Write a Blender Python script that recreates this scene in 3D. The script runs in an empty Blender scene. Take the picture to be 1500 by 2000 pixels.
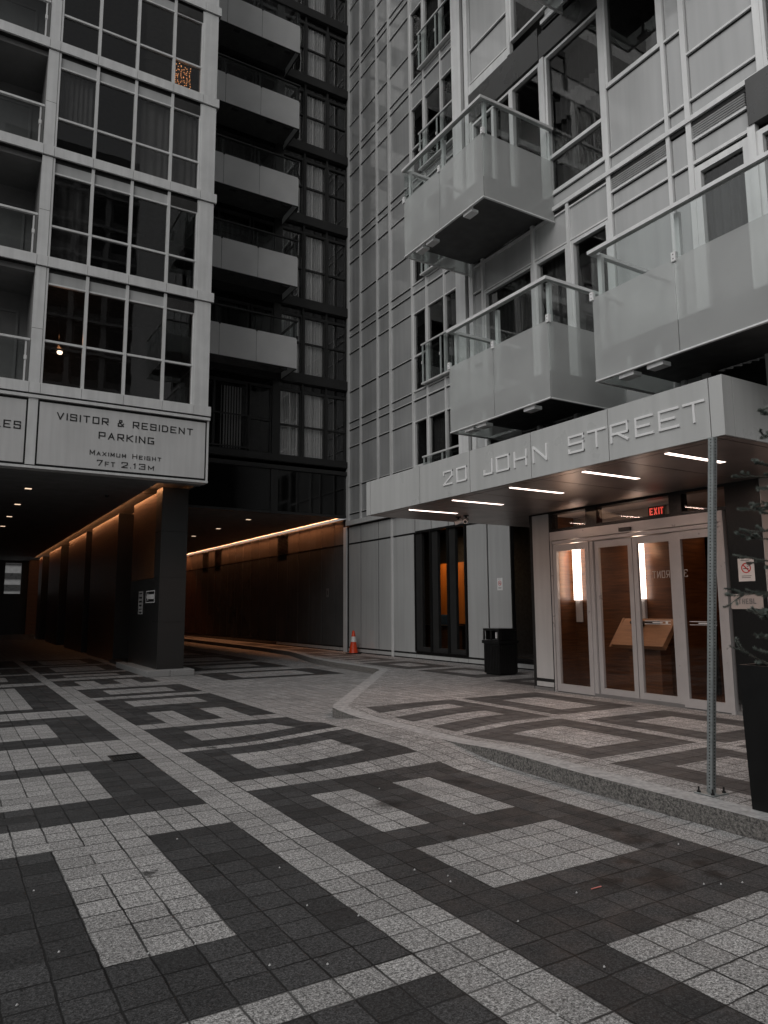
import bpy, bmesh, math, random
from mathutils import Vector, Matrix
random.seed(7)
D2R = math.radians
S = bpy.context.scene
COL = S.collection

# ------------------------------------------------------------------ camera, world, sun, exposure
def rot(y, p, r):
    f = Vector((math.cos(p)*math.cos(y), math.cos(p)*math.sin(y), math.sin(p)))
    rt = Vector((math.sin(y), -math.cos(y), 0)); up = rt.cross(f)
    R = rt*math.cos(r) + up*math.sin(r); U = up*math.cos(r) - rt*math.sin(r)
    return R, U, f
cd = bpy.data.cameras.new('camera'); cam = bpy.data.objects.new('camera', cd); COL.objects.link(cam)
R_, U_, F_ = rot(D2R(58.803), D2R(7.674), D2R(-0.33))
cam.matrix_world = Matrix(((R_.x, U_.x, -F_.x, 0), (R_.y, U_.y, -F_.y, 0), (R_.z, U_.z, -F_.z, 1.65), (0, 0, 0, 1)))
cd.sensor_fit = 'VERTICAL'; cd.sensor_height = 24; cd.lens = 24*1404.5/2000; cd.clip_start = .05; cd.clip_end = 1200
S.camera = cam
SUN_EL, SUN_AZ = 58, 285          # azimuth: compass style, measured in the sky node
w = bpy.data.worlds.new('World'); S.world = w; w.use_nodes = True
wt = w.node_tree; bg = wt.nodes['Background']
sky = wt.nodes.new('ShaderNodeTexSky'); sky.sky_type = 'NISHITA'; sky.sun_disc = False
sky.sun_elevation = D2R(SUN_EL); sky.sun_rotation = D2R(SUN_AZ); sky.dust_density = 4; sky.air_density = 1
hs = wt.nodes.new('ShaderNodeHueSaturation'); hs.inputs['Saturation'].default_value = .06
wt.links.new(sky.outputs[0], hs.inputs['Color']); wt.links.new(hs.outputs[0], bg.inputs[0]); bg.inputs[1].default_value = .1
sd = bpy.data.lights.new('sun', 'SUN'); sd.energy = 1.3; sd.angle = D2R(45); sd.color = (1, .98, .95)
so = bpy.data.objects.new('sun', sd); COL.objects.link(so)
sdir = Vector((-.70, -.46, .54))       # towards the sun
so.rotation_euler = sdir.to_track_quat('Z', 'Y').to_euler()
S.view_settings.view_transform = 'Standard'; S.view_settings.look = 'None'; S.view_settings.exposure = -0.22
S.render.engine = 'CYCLES'
S.cycles.max_bounces = 8; S.cycles.diffuse_bounces = 4; S.cycles.glossy_bounces = 4; S.cycles.transparent_max_bounces = 16
S.cycles.sample_clamp_indirect = 4; S.cycles.caustics_reflective = False; S.cycles.caustics_refractive = False

# ------------------------------------------------------------------ material helpers
class T:
    def __init__(s, name):
        s.m = bpy.data.materials.new(name); s.m.use_nodes = True; s.nt = s.m.node_tree
        s.b = s.nt.nodes['Principled BSDF']; s.out = s.nt.nodes['Material Output']
        tc = s.nt.nodes.new('ShaderNodeTexCoord'); s.co = tc.outputs['Object']
    def put(s, sock, v):
        if hasattr(v, 'is_linked') or isinstance(v, bpy.types.NodeSocket): s.nt.links.new(v, sock)
        else: sock.default_value = v
    def n(s, t): return s.nt.nodes.new('ShaderNode'+t)
    def ma(s, op, a, b=0, c=0, clamp=False):
        n = s.n('Math'); n.operation = op; n.use_clamp = clamp
        s.put(n.inputs[0], a); s.put(n.inputs[1], b); s.put(n.inputs[2], c); return n.outputs[0]
    def noise(s, scale, detail=2, vec=None, rough=.5, dist=0):
        n = s.n('TexNoise'); s.put(n.inputs['Vector'], vec or s.co); n.inputs['Scale'].default_value = scale
        n.inputs['Detail'].default_value = detail; n.inputs['Roughness'].default_value = rough; n.inputs['Distortion'].default_value = dist
        return n.outputs['Fac']
    def mr(s, v, a, b, c, d):
        n = s.n('MapRange'); s.put(n.inputs[0], v)
        for i, k in enumerate((a, b, c, d)): n.inputs[i+1].default_value = k
        return n.outputs[0]
    def mixc(s, f, a, b, mode='MIX'):
        n = s.n('MixRGB'); n.blend_type = mode; s.put(n.inputs[0], f); s.put(n.inputs[1], a); s.put(n.inputs[2], b); return n.outputs[0]
    def grey(s, col, v):      # colour times a value
        n = s.n('VectorMath'); n.operation = 'SCALE'; n.inputs[0].default_value = col[:3]; s.put(n.inputs['Scale'], v); return n.outputs[0]
    def sep(s, vec=None):
        n = s.n('SeparateXYZ'); s.put(n.inputs[0], vec or s.co); return n.outputs
    def comb(s, x, y, z=0):
        n = s.n('CombineXYZ'); s.put(n.inputs[0], x); s.put(n.inputs[1], y); s.put(n.inputs[2], z); return n.outputs[0]
    def white(s, vec):
        n = s.n('TexWhiteNoise'); n.noise_dimensions = '3D'; s.put(n.inputs['Vector'], vec); return n.outputs['Value']
    def bump(s, h, strength=.3, dist=.01):
        n = s.n('Bump'); n.inputs['Strength'].default_value = strength; n.inputs['Distance'].default_value = dist
        s.put(n.inputs['Height'], h); s.nt.links.new(n.outputs[0], s.b.inputs['Normal']); return n
    def scale(s, v):
        n = s.n('Mapping'); s.put(n.inputs[0], s.co); n.inputs['Scale'].default_value = v; return n.outputs[0]

def C4(v): return (v[0], v[1], v[2], 1) if isinstance(v, tuple) else (v, v, v, 1)
def basic(name, col, rough=.5, metal=0, var=.15, nscale=6, bump=0, bscale=60, spec=.5, streak=0):
    t = T(name); c = C4(col)
    v = t.mr(t.noise(nscale, 4), .3, .7, 1-var, 1+var)
    if streak:
        st = t.mr(t.noise(1, 3, t.scale((9, 9, .5))), .35, .75, 1-streak, 1+streak*.4); v = t.ma('MULTIPLY', v, st)
    t.put(t.b.inputs['Base Color'], t.grey(c, v))
    t.put(t.b.inputs['Roughness'], t.mr(t.noise(nscale*1.7, 3), .3, .7, max(0, rough*.8), min(1, rough*1.2)))
    t.b.inputs['Metallic'].default_value = metal
    t.b.inputs['Specular IOR Level'].default_value = spec
    if bump: t.bump(t.noise(bscale, 3), bump, .004)
    return t.m
PX, PY, X0, Y0 = .2165, .2135, 2.035, 2.48
STAINS = [(4.34, 3.72, .15), (3.56, 3.26, .10), (4.34, 5.78, .13), (3.94, 3.45, .08), (4.3, 3.15, .07), (4.2, 3.0, .08), (3.8, 3.08, .17), (3.24, 4.45, .07), (4.4, 3.93, .08), (4.37, 3.55, .05), (3.93, 3.18, .14), (3.35, 5.48, .18), (2.87, 8.78, .08), (2.52, 7.5, .05), (3.53, 2.69, .07), (1.2, 4.9, .08), (4.55, 4.9, .09), (4.2, 7.9, .09)]
def paver(name, col, spk, var=.2):
    t = T(name)
    wob = t.ma('ADD', t.ma('MULTIPLY', t.ma('SUBTRACT', t.noise(7, 3), .5), .018), t.ma('MULTIPLY', t.ma('SUBTRACT', t.noise(60, 2), .5), .005))
    o = t.sep(); x = t.ma('ADD', o[0], wob); y = t.ma('ADD', o[1], wob)
    ux = t.ma('DIVIDE', t.ma('SUBTRACT', x, X0), PX); uy = t.ma('DIVIDE', t.ma('SUBTRACT', y, Y0), PY)
    rx = t.ma('ROUND', ux); ry = t.ma('ROUND', uy); fx = t.ma('FLOOR', ux); fy = t.ma('FLOOR', uy)
    dx = t.ma('MULTIPLY', t.ma('ABSOLUTE', t.ma('SUBTRACT', ux, rx)), PX)
    dy = t.ma('MULTIPLY', t.ma('ABSOLUTE', t.ma('SUBTRACT', uy, ry)), PY)
    sx = t.ma('GREATER_THAN', t.white(t.comb(rx, fy, 3.3)), .93); sy = t.ma('GREATER_THAN', t.white(t.comb(fx, ry, 7.7)), .95)
    dx = t.ma('ADD', dx, t.ma('MULTIPLY', sx, .05)); dy = t.ma('ADD', dy, t.ma('MULTIPLY', sy, .05))
    d = t.ma('MINIMUM', dx, dy)
    wj = t.mr(t.noise(3.1, 2), .35, .7, .0, .0035)
    jm = t.mr(t.ma('SUBTRACT', d, wj), .0014, .0065, 0, 1)
    per = t.mr(t.white(t.comb(fx, fy, 1.1)), 0, 1, 1-var, 1+var)
    sp = t.mr(t.noise(52, 3, rough=.85), .36, .64, 1-spk, 1+spk)
    sp2 = t.mr(t.noise(120, 2, rough=.8), .38, .62, 1-spk*.8, 1+spk*.8)
    big = t.mr(t.noise(.9, 4), .3, .7, .88, 1.1)
    v = t.ma('MULTIPLY', t.ma('MULTIPLY', per, sp), t.ma('MULTIPLY', t.ma('MULTIPLY', big, sp2), t.mr(t.noise(17, 4, rough=.7), .32, .68, .86, 1.14)))
    # blotchy spills, gum and oil, each with its own outline
    nz = t.mr(t.noise(14, 5, rough=.65), .25, .75, -.09, .09); st = None
    for (a, b, r) in STAINS:
        dd = t.ma('ADD', t.ma('SQRT', t.ma('ADD', t.ma('POWER', t.ma('SUBTRACT', o[0], a), 2), t.ma('POWER', t.ma('SUBTRACT', o[1], b), 2))), nz)
        k = t.mr(dd, r*.35, r, 1, 0); st = k if st is None else t.ma('MAXIMUM', st, k)
    sm = t.mr(t.noise(4.3, 5, rough=.7), .60, .72, 0, .35)
    st = t.ma('MAXIMUM', t.ma('MULTIPLY', st, 1.0), sm)
    v = t.ma('MULTIPLY', v, t.ma('SUBTRACT', 1, t.ma('MULTIPLY', st, .75)))
    jc = t.mr(t.noise(1.7, 3), .35, .65, .0, .35); c = t.mixc(jm, t.grey(C4(col), jc), t.grey(C4(col), v))
    t.put(t.b.inputs['Base Color'], c)
    t.put(t.b.inputs['Roughness'], t.mr(t.noise(5, 3), .3, .7, .55, .8))
    t.b.inputs['Specular IOR Level'].default_value = .35
    t.bump(t.ma('ADD', t.ma('MULTIPLY', jm, .8), t.ma('MULTIPLY', sp, .12)), .5, .006)
    return t.m
def glass(name, tint=.35, rough=0, refl=1.5, wav=.02, col=None):
    t = T(name); t.nt.nodes.remove(t.b)
    tr = t.n('BsdfTransparent'); tr.inputs[0].default_value = C4(col or tint)
    gl = t.n('BsdfGlossy'); gl.inputs['Roughness'].default_value = rough; gl.inputs[0].default_value = (.9, .9, .9, 1)
    fr = t.n('Fresnel'); fr.inputs[0].default_value = refl
    bn = t.n('Bump'); bn.inputs['Strength'].default_value = wav; bn.inputs['Distance'].default_value = .05
    t.put(bn.inputs['Height'], t.noise(1.3, 2)); t.nt.links.new(bn.outputs[0], gl.inputs['Normal']); t.nt.links.new(bn.outputs[0], fr.inputs['Normal'])
    geo = t.n('NewGeometry'); fac = t.ma('MULTIPLY', fr.outputs[0], t.ma('SUBTRACT', 1, geo.outputs['Backfacing'])); mx = t.n('MixShader'); t.nt.links.new(fac, mx.inputs[0]); t.nt.links.new(tr.outputs[0], mx.inputs[1]); t.nt.links.new(gl.outputs[0], mx.inputs[2])
    t.nt.links.new(mx.outputs[0], t.out.inputs[0]); return t.m
def frosted(name, col=.55, trans=.22):
    t = T(name); t.b.inputs['Roughness'].default_value = .12
    v = t.mr(t.noise(1.6, 4), .3, .7, .92, 1.06); t.put(t.b.inputs['Base Color'], t.grey(C4(col), v))
    tl = t.n('BsdfTranslucent'); tl.inputs[0].default_value = C4(col if isinstance(col, float) else col)
    tr = t.n('BsdfTransparent'); tr.inputs[0].default_value = (.86, .89, .88, 1)
    m1 = t.n('MixShader'); m1.inputs[0].default_value = .3; m2 = t.n('MixShader'); m2.inputs[0].default_value = trans
    t.nt.links.new(t.b.outputs[0], m1.inputs[1]); t.nt.links.new(tl.outputs[0], m1.inputs[2])
    t.nt.links.new(m1.outputs[0], m2.inputs[1]); t.nt.links.new(tr.outputs[0], m2.inputs[2]); t.nt.links.new(m2.outputs[0], t.out.inputs[0]); return t.m
def emit(name, col, st):
    t = T(name); t.b.inputs['Base Color'].default_value = (.8, .8, .8, 1); t.b.inputs['Emission Color'].default_value = C4(col); t.b.inputs['Emission Strength'].default_value = st; return t.m
def wood(name, c1, c2, vert=False, rough=.35, sc=1):
    t = T(name); v = t.scale((14*sc, 14*sc, .9*sc) if vert else (1.1*sc, 1.1*sc, 16*sc))
    n = t.noise(1.6, 5, v, .6, .6); t.put(t.b.inputs['Base Color'], t.mixc(t.mr(n, .3, .7, 0, 1), C4(c1), C4(c2)))
    t.b.inputs['Roughness'].default_value = rough; return t.m
def panelglass(name, col, rough=.12, var=.06, spec=.6, wav=.03):
    # back-painted cladding glass: faint shift from panel to panel, slight waviness, rain streaks
    t = T(name); v = t.mr(t.noise(.55, 2), .3, .7, 1-var, 1+var)
    st = t.mr(t.noise(1, 3, t.scale((7, 7, .35))), .35, .75, 1.03, .9)
    t.put(t.b.inputs['Base Color'], t.grey(C4(col), t.ma('MULTIPLY', v, st)))
    t.put(t.b.inputs['Roughness'], t.mr(t.noise(2.5, 4), .3, .7, rough*.7, rough*1.5)); t.b.inputs['Specular IOR Level'].default_value = spec
    t.bump(t.noise(1.1, 2), wav, .06); return t.m

M = {}
M['light'] = paver('light_granite_paving', (.268, .264, .261), .75, .15)
M['dark'] = paver('dark_granite_paving', (.038, .038, .039), .75, .34)
M['darkw'] = paver('lit_dark_paving', (.062, .060, .060), .34, .20)  # dark paving again, lifted in colour for warm light and sheen
M['kerb'] = basic('kerb_granite', .36, .8, var=.22, nscale=25, bump=.4, bscale=120, streak=.25)
t = T('rough_kerb_face'); n1 = t.noise(45, 4, rough=.75); n2 = t.noise(1.3, 3)
t.put(t.b.inputs['Base Color'], t.mixc(t.mr(n1, .36, .64, 0, 1), (.035, .034, .033, 1), (.24, .225, .21, 1)))
t.b.inputs['Roughness'].default_value = .9; t.bump(n1, 1, .02); M['kerbface'] = t.m
M['alu'] = basic('silver_paint', (.74, .745, .745), .38, .2, .05, 3, streak=.1)
M['alud'] = basic('dull_grey_metal', .2, .42, .3, .08, 4)
M['blackmetal'] = basic('black_metal', .012, .35, .2, .1, 5)
M['gasket'] = basic('black_gasket', .006, .6)
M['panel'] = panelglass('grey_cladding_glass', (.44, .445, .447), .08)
M['passage'] = panelglass('passage_shade_glass', (.085, .085, .085), .05, .2, .8)  # grey wall panels again, with the passage shade put into a darker colour
M['bronze'] = panelglass('cove_lit_panel', (.15, .13, .115), .10, .15, .6)  # bronze cast of the cove light, put into the upper panels' colour
M['panell'] = panelglass('shaded_cladding_glass', (.33, .335, .337), .07, .12, .7)  # cladding of the deep wing, its shade put into a darker colour
M['panelw'] = panelglass('pale_cladding_glass', (.42, .425, .425), .13)
M['fascia'] = panelglass('brushed_fascia_metal', (.44, .445, .44), .32, .05, .5, .01)
M['sign'] = basic('grey_sign_board', .62, .45, .1, .05, 1.2, streak=.08)
M['darkpanel'] = panelglass('dark_metal_panel', (.055, .055, .055), .3)
M['darkbeam'] = basic('dark_beam_paint', .032, .4, .2, .1, 3)
M['blackglass'] = panelglass('black_cladding_glass', (.006, .006, .006), .06, .05, .55)
M['granite'] = basic('black_granite', .021, .34, 0, .7, 60, spec=.5)
M['granitedoor'] = basic('black_granite_polished', .007, .3, 0, .3, 90, spec=.3)
M['granitelt'] = basic('base_granite', .26, .7, var=.25, nscale=60, bump=.3, bscale=140)
M['win'] = glass('window_glass', .76, 0, 1.65, .02)
M['winr'] = glass('reflective_window_glass', .82, 0, 2.1, .03)
M['clear'] = glass('clear_glass', .98, 0, 1.45, .01)
M['clearg'] = glass('balustrade_glass', .6, .01, 1.5, .01, (.90, .92, .915))
M['shopglass'] = glass('shop_glass', .93, 0, 1.45, .01)
M['frost'] = frosted('frosted_glass', .74, .56)
M['frostd'] = frosted('grey_frosted_glass', .9, .12)
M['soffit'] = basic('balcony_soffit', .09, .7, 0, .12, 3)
M['ceil'] = basic('grey_soffit_render', .17, .8, 0, .1, 2)
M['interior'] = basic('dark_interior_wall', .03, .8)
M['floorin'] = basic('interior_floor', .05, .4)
M['curtain'] = basic('pale_curtain', .9, .9, 0, .06, 3)
M['curtaind'] = basic('dark_curtain', .06, .9, 0, .1, 3)
M['curtainm'] = basic('grey_curtain', .15, .9, 0, .08, 3)
t = T('bronze_soffit_metal'); v = t.mr(t.noise(2.2, 3), .3, .7, .85, 1.15)
t.put(t.b.inputs['Base Color'], t.grey((.36, .30, .275, 1), v)); t.b.inputs['Metallic'].default_value = .7; t.b.inputs['Roughness'].default_value = .34; M['canopy'] = t.m
M['doorframe'] = basic('brushed_door_frame', (.46, .45, .45), .34, .3, .05, 4)
M['wood'] = wood('walnut_panelling', (.16, .065, .025), (.055, .02, .008))
M['woodfloor'] = wood('lobby_floor', (.20, .10, .05), (.12, .055, .03), rough=.2)
M['desk'] = wood('oak_desk', (.36, .19, .10), (.25, .13, .07))
M['orange'] = wood('amber_panelling', (.62, .22, .045), (.50, .15, .02), True, .4, .3)
M['white'] = basic('white_sign_paint', .72, .5, 0, .04, 8)
M['red'] = basic('red_sign_paint', (.50, .015, .012), .5)
M['blackp'] = basic('black_paint', .01, .5)
M['pink'] = basic('stone_wall_panel', (.42, .38, .36), .5, 0, .06, 2)
M['led'] = emit('canopy_light', (1, .80, .70), 5)
M['ledw'] = emit('warm_strip_light', (1, .42, .18), 1.0)
M['down'] = emit('downlight', (1, .72, .5), 1.5)
M['walllight'] = emit('wall_light', (1, .84, .74), 5)
M['exit'] = emit('exit_red', (1, .04, .02), .8)
M['fairy'] = emit('fairy_light', (1, .38, .12), 4)
M['bulb'] = emit('lamp_bulb', (1, .75, .55), 5)
M['orangeplastic'] = basic('orange_plastic', (.62, .05, .008), .45, 0, .15, 12)
M['reflective'] = basic('white_reflective_band', .62, .4, 0, .12, 20)
M['galv'] = basic('galvanised_steel', (.27, .29, .29), .45, .6, .15, 30)
M['hole'] = basic('punched_hole', .004, .9)
M['canblack'] = basic('black_powder_coat', .010, .38, 0, .2, 8)
M['planter'] = basic('charcoal_planter', .005, .45, 0, .2, 5, bump=.08, bscale=200, spec=.25)
M['soil'] = basic('potting_soil', .02, 1, bump=.8, bscale=70)
t = T('needle_foliage'); t.put(t.b.inputs['Base Color'], t.mixc(t.mr(t.noise(9, 2), .35, .65, 0, 1), (.06, .075, .065, 1), (.17, .19, .17, 1))); t.b.inputs['Roughness'].default_value = .7; M['needle'] = t.m
M['bark'] = basic('bark', (.05, .035, .025), .9)
M['iron'] = basic('cast_iron', .03, .55, .5, .3, 40)
M['paper'] = basic('paper_litter', .5, .8)
M['straw'] = basic('pink_straw', (.6, .2, .17), .5)
M['concrete'] = basic('pale_concrete', .36, .85, 0, .15, 3, bump=.2)
M['towerwall'] = basic('grey_tower_wall', .15, .7, 0, .1, 1)
M['towerlt'] = basic('pale_tower_column', .42, .7, 0, .08, 1)
M['redbeam'] = basic('red_door', (.22, .01, .01), .5)
M['blue'] = basic('blue_chair_fabric', (.03, .07, .12), .8)

# ------------------------------------------------------------------ mesh helpers
class MB:
    def __init__(s): s.v = []; s.f = []; s.mi = []; s.cur = 0
    def mat(s, i): s.cur = i; return s
    def poly(s, pts):
        k = len(s.v); s.v += [tuple(p) for p in pts]; s.f.append(tuple(range(k, k+len(pts)))); s.mi.append(s.cur)
    def box(s, a, b):
        x0, x1 = sorted((a[0], b[0])); y0, y1 = sorted((a[1], b[1])); z0, z1 = sorted((a[2], b[2])); k = len(s.v)
        s.v += [(x0, y0, z0), (x1, y0, z0), (x1, y1, z0), (x0, y1, z0), (x0, y0, z1), (x1, y0, z1), (x1, y1, z1), (x0, y1, z1)]
        for q in ((3, 2, 1, 0), (4, 5, 6, 7), (0, 1, 5, 4), (1, 2, 6, 5), (2, 3, 7, 6), (3, 0, 4, 7)): s.f.append(tuple(k+i for i in q)); s.mi.append(s.cur)
    def prism(s, base, off):        # planar polygon swept along a vector
        n = len(base); k = len(s.v); o = Vector(off)
        s.v += [tuple(p) for p in base] + [tuple(Vector(p)+o) for p in base]
        s.f.append(tuple(range(k+n-1, k-1, -1))); s.f.append(tuple(range(k+n, k+2*n))); s.mi += [s.cur]*2
        for i in range(n): j = (i+1) % n; s.f.append((k+i, k+j, k+n+j, k+n+i)); s.mi.append(s.cur)
    def tube(s, p, q, r0, r1=None, n=8, cap=True):
        p = Vector(p); q = Vector(q); r1 = r0 if r1 is None else r1; d = (q-p).normalized()
        a = d.orthogonal().normalized(); b = d.cross(a); k = len(s.v)
        for c, r in ((p, r0), (q, r1)):
            for i in range(n): t = 2*math.pi*i/n; s.v.append(tuple(c+a*math.cos(t)*r+b*math.sin(t)*r))
        for i in range(n): j = (i+1) % n; s.f.append((k+i, k+j, k+n+j, k+n+i)); s.mi.append(s.cur)
        if cap: s.f.append(tuple(range(k+n-1, k-1, -1))); s.f.append(tuple(range(k+n, k+2*n))); s.mi += [s.cur]*2
    def lathe(s, prof, c=(0, 0, 0), n=24):
        k = len(s.v)
        for r, z in prof:
            for i in range(n): t = 2*math.pi*i/n; s.v.append((c[0]+r*math.cos(t), c[1]+r*math.sin(t), c[2]+z))
        for a in range(len(prof)-1):
            for i in range(n): j = (i+1) % n; s.f.append((k+a*n+i, k+a*n+j, k+(a+1)*n+j, k+(a+1)*n+i)); s.mi.append(s.cur)
    def build(s, name, mats, parent=None, world=True, bevel=0, smooth=False):
        me = bpy.data.meshes.new(name); me.from_pydata(s.v, [], s.f); me.update()
        mats = mats if isinstance(mats, (list, tuple)) else [mats]
        for m in mats: me.materials.append(M[m])
        if len(mats) > 1: me.polygons.foreach_set('material_index', s.mi)
        if smooth: me.polygons.foreach_set('use_smooth', [True]*len(me.polygons))
        o = bpy.data.objects.new(name, me); COL.objects.link(o)
        if parent:
            o.parent = parent
            if world and parent.parent is None and parent.type == 'EMPTY': o.location = -Vector(parent.location)
        if bevel:
            b = o.modifiers.new('bevel', 'BEVEL'); b.width = bevel; b.segments = 2; b.limit_method = 'ANGLE'
        return o
def tag(o, label=None, cat=None, group=None, kind=None):
    if label: o['label'] = label
    if cat: o['category'] = cat
    if group: o['group'] = group
    if kind: o['kind'] = kind
    return o
def thing(name, loc, label, cat, group=None, rz=0):
    o = bpy.data.objects.new(name, None); COL.objects.link(o); o.location = loc; o.rotation_euler = (0, 0, rz); o.empty_display_size = .3
    return tag(o, label, cat, group)

class Wall:      # an upright plane; s runs along it, d is how far a piece stands out towards the court
    def __init__(s, ax, val): s.ax = ax; s.val = val
    def p(s, a, z, d=0): return (s.val-d, a, z) if s.ax == 'x' else (a, s.val-d, z)
    def box(s, mb, s0, s1, z0, z1, d0, d1): mb.box(s.p(s0, z0, d0), s.p(s1, z1, d1))
    def read(s): return -1 if s.ax == 'x' else 1      # which way along s a reader's eye travels
WR, WL, WS, WD, WDOOR = Wall('x', 8.3), Wall('x', 12.25), Wall('y', 17.9), Wall('y', 22.75), Wall('x', 9.58)

# stroke lettering -------------------------------------------------
G = {
 'A': [[(0, 0), (.5, 1), (1, 0)], [(.2, .36), (.8, .36)]],
 'C': [[(1, .85), (1, 1), (0, 1), (0, 0), (1, 0), (1, .15)]],
 'D': [[(0, 0), (0, 1), (.75, 1), (1, .8), (1, .2), (.75, 0), (0, 0)]],
 'E': [[(1, 1), (0, 1), (0, 0), (1, 0)], [(0, .5), (.8, .5)]],
 'F': [[(1, 1), (0, 1), (0, 0)], [(0, .5), (.8, .5)]],
 'G': [[(.95, 1), (0, 1), (0, 0), (1, 0), (1, .44), (.6, .44)]],
 'H': [[(0, 0), (0, 1)], [(1, 0), (1, 1)], [(0, .5), (1, .5)]],
 'I': [[(0, 0), (0, 1)]],
 'J': [[(1, 1), (1, 0), (0, 0), (0, .28)]],
 'K': [[(0, 0), (0, 1)], [(1, 1), (0, .45)], [(.22, .55), (1, 0)]],
 'L': [[(0, 1), (0, 0), (1, 0)]],
 'M': [[(0, 0), (0, 1), (.5, .25), (1, 1), (1, 0)]],
 'N': [[(0, 0), (0, 1), (1, 0), (1, 1)]],
 'O': [[(0, 0), (0, 1), (1, 1), (1, 0), (0, 0)]],
 'P': [[(0, 0), (0, 1), (1, 1), (1, .42), (0, .42)]],
 'R': [[(0, 0), (0, 1), (1, 1), (1, .45), (0, .45)], [(.4, .45), (1, 0)]],
 'S': [[(1, .82), (1, 1), (0, 1), (0, .53), (1, .53), (1, 0), (0, 0), (0, .18)]],
 'T': [[(0, 1), (1, 1)], [(.5, 1), (.5, 0)]],
 'U': [[(0, 1), (0, 0), (1, 0), (1, 1)]],
 'V': [[(0, 1), (.5, 0), (1, 1)]],
 'X': [[(0, 0), (1, 1)], [(0, 1), (1, 0)]],
 'Y': [[(0, 1), (.5, .5), (1, 1)], [(.5, .5), (.5, 0)]],
 '0': [[(0, 0), (0, 1), (1, 1), (1, 0), (0, 0)]],
 '1': [[(.1, .8), (.5, 1), (.5, 0)]],
 '2': [[(0, .8), (0, 1), (1, 1), (1, .62), (0, 0), (1, 0)]],
 '3': [[(0, .85), (0, 1), (1, 1), (1, 0), (0, 0), (0, .15)], [(.35, .53), (1, .53)]],
 '7': [[(0, .85), (0, 1), (1, 1), (.35, 0)]],
 '.': [[(0, 0), (0, .04)]],
 '&': [[(1, 0), (.25, .72), (.3, 1), (.68, 1), (.7, .75), (.05, .4), (.05, 0), (.6, 0), (1, .42)]],
}
def glyph(mb, wall, ch, s0, s1, z0, z1, t, d0, d1):
    k = 0; W = abs(s1-s0)-t; H = z1-z0-t; sg = 1 if s1 > s0 else -1
    for line in G[ch]:
        for a, b in zip(line, line[1:]):
            A = Vector((a[0]*W+t/2, a[1]*H+t/2)); B = Vector((b[0]*W+t/2, b[1]*H+t/2)); u = (B-A).normalized()*(t/2); n = Vector((-u.y, u.x))
            q = [A-u+n, A-u-n, B+u-n, B+u+n]; e = d1+k*.0004; k += 1
            base = [wall.p(s0+sg*p.x, z0+p.y, d0) for p in q]; top = wall.p(0, 0, e); bot = wall.p(0, 0, d0)
            mb.prism(base, Vector(top)-Vector(bot))
def text(mb, wall, string, s0, s1, z0, z1, t, d0=0, d1=.006, gap=.34, wid=.9, sgn=None):
    H = z1-z0; adv = []; tot = 0
    for ch in string:
        sc = .8 if ch.islower() else 1
        cw = {'I': .12, 'i': .12, '.': .1, ' ': .55, '1': .5}.get(ch, wid)*sc; adv.append((cw, sc)); tot += cw+gap
    k = abs(s1-s0)/(tot-gap); sg = 1 if s1 > s0 else -1; s = s0
    for ch, (cw, sc) in zip(string, adv):
        if ch != ' ': glyph(mb, wall, ch.upper(), s, s+sg*max(cw*k, t*1.02), z0, z0+H*(sc if sc < 1 else 1), t, d0, d1)
        s += sg*(cw+gap)*k

# ------------------------------------------------------------------ the ground
def ss(a, b, x): t = max(0, min(1, (x-a)/(b-a))); return t*t*(3-2*t)
def drop(y): return ss(6.0, 7.4, y)*(1-ss(9.2, 10.15, y))
def hroad(x, y):
    if x > 5.25: return 0
    return .085*drop(y)*ss(3.2, 4.9, x)
def hwalk(x, y): return .15-.065*drop(y)*(1-ss(5.3, 6.7, x))
def sx(v): return round((v-X0)/PX)*PX+X0
def sy(v): return round((v-Y0)/PY)*PY+Y0
DK, LT = 1, 0
road = []
def Dk(a, b, c, d): road.append((sx(a), sx(b), sy(c), sy(d), DK))
def Lt(a, b, c, d): road.append((sx(a), sx(b), sy(c), sy(d), LT))
for (c, d, ic, id_) in ((24.0, 27.2, 24.6, 26.6), (21.4, 23.7, 21.9, 23.2), (18.75, 21.1, 19.3, 20.55), (13.27, 18.13, 13.9, 17.7), (10.02, 12.55, 10.62, 11.92), (6.37, 8.65, 7.0, 8.2)):
    Dk(-.56, 2.035, c, d); Lt(0.1, 1.41, ic, id_)
Dk(-1.4, 2.035, 3.125, 5.71); Lt(.77, 1.40, 3.78, 5.71); Lt(-.85, .12, 3.13, 3.9)
Dk(-1.4, 2.035, .6, 2.91); Lt(-.4, 1.2, 1.1, 2.3)
Dk(2.3, 4.38, 24.2, 27); Lt(2.7, 3.95, 24.7, 26.5); Dk(2.3, 4.38, 21.2, 23.8); Lt(2.7, 3.95, 21.7, 23.3)
Dk(2.28, 4.36, 19.5, 20.75); Lt(2.69, 3.92, 19.85, 20.35)
Dk(2.29, 4.38, 17.43, 18.97); Lt(2.71, 3.13, 17.43, 18.52); Lt(3.57, 4.0, 17.43, 18.52)
Dk(2.47, 4.63, 14.9, 16.5); Lt(2.93, 4.2, 15.3, 16.13)
Dk(2.47, 4.63, 11.06, 14.42); Lt(2.9, 4.2, 13.2, 14.02); Lt(2.9, 3.33, 11.06, 12.32); Lt(3.77, 4.2, 11.06, 12.36)
Dk(2.47, 4.63, 8.85, 10.57); Lt(2.9, 4.2, 9.4, 10.14)
Dk(2.47, 4.63, 6.98, 8.6); Lt(2.9, 4.2, 7.42, 8.26)
Dk(2.47, 4.63, .2, 6.54); Lt(2.9, 3.33, 4.83, 6.12); Lt(3.77, 4.2, 4.83, 6.12); Lt(2.9, 4.2, 3.55, 4.4); Lt(2.9, 4.2, .7, 2.69)
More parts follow.
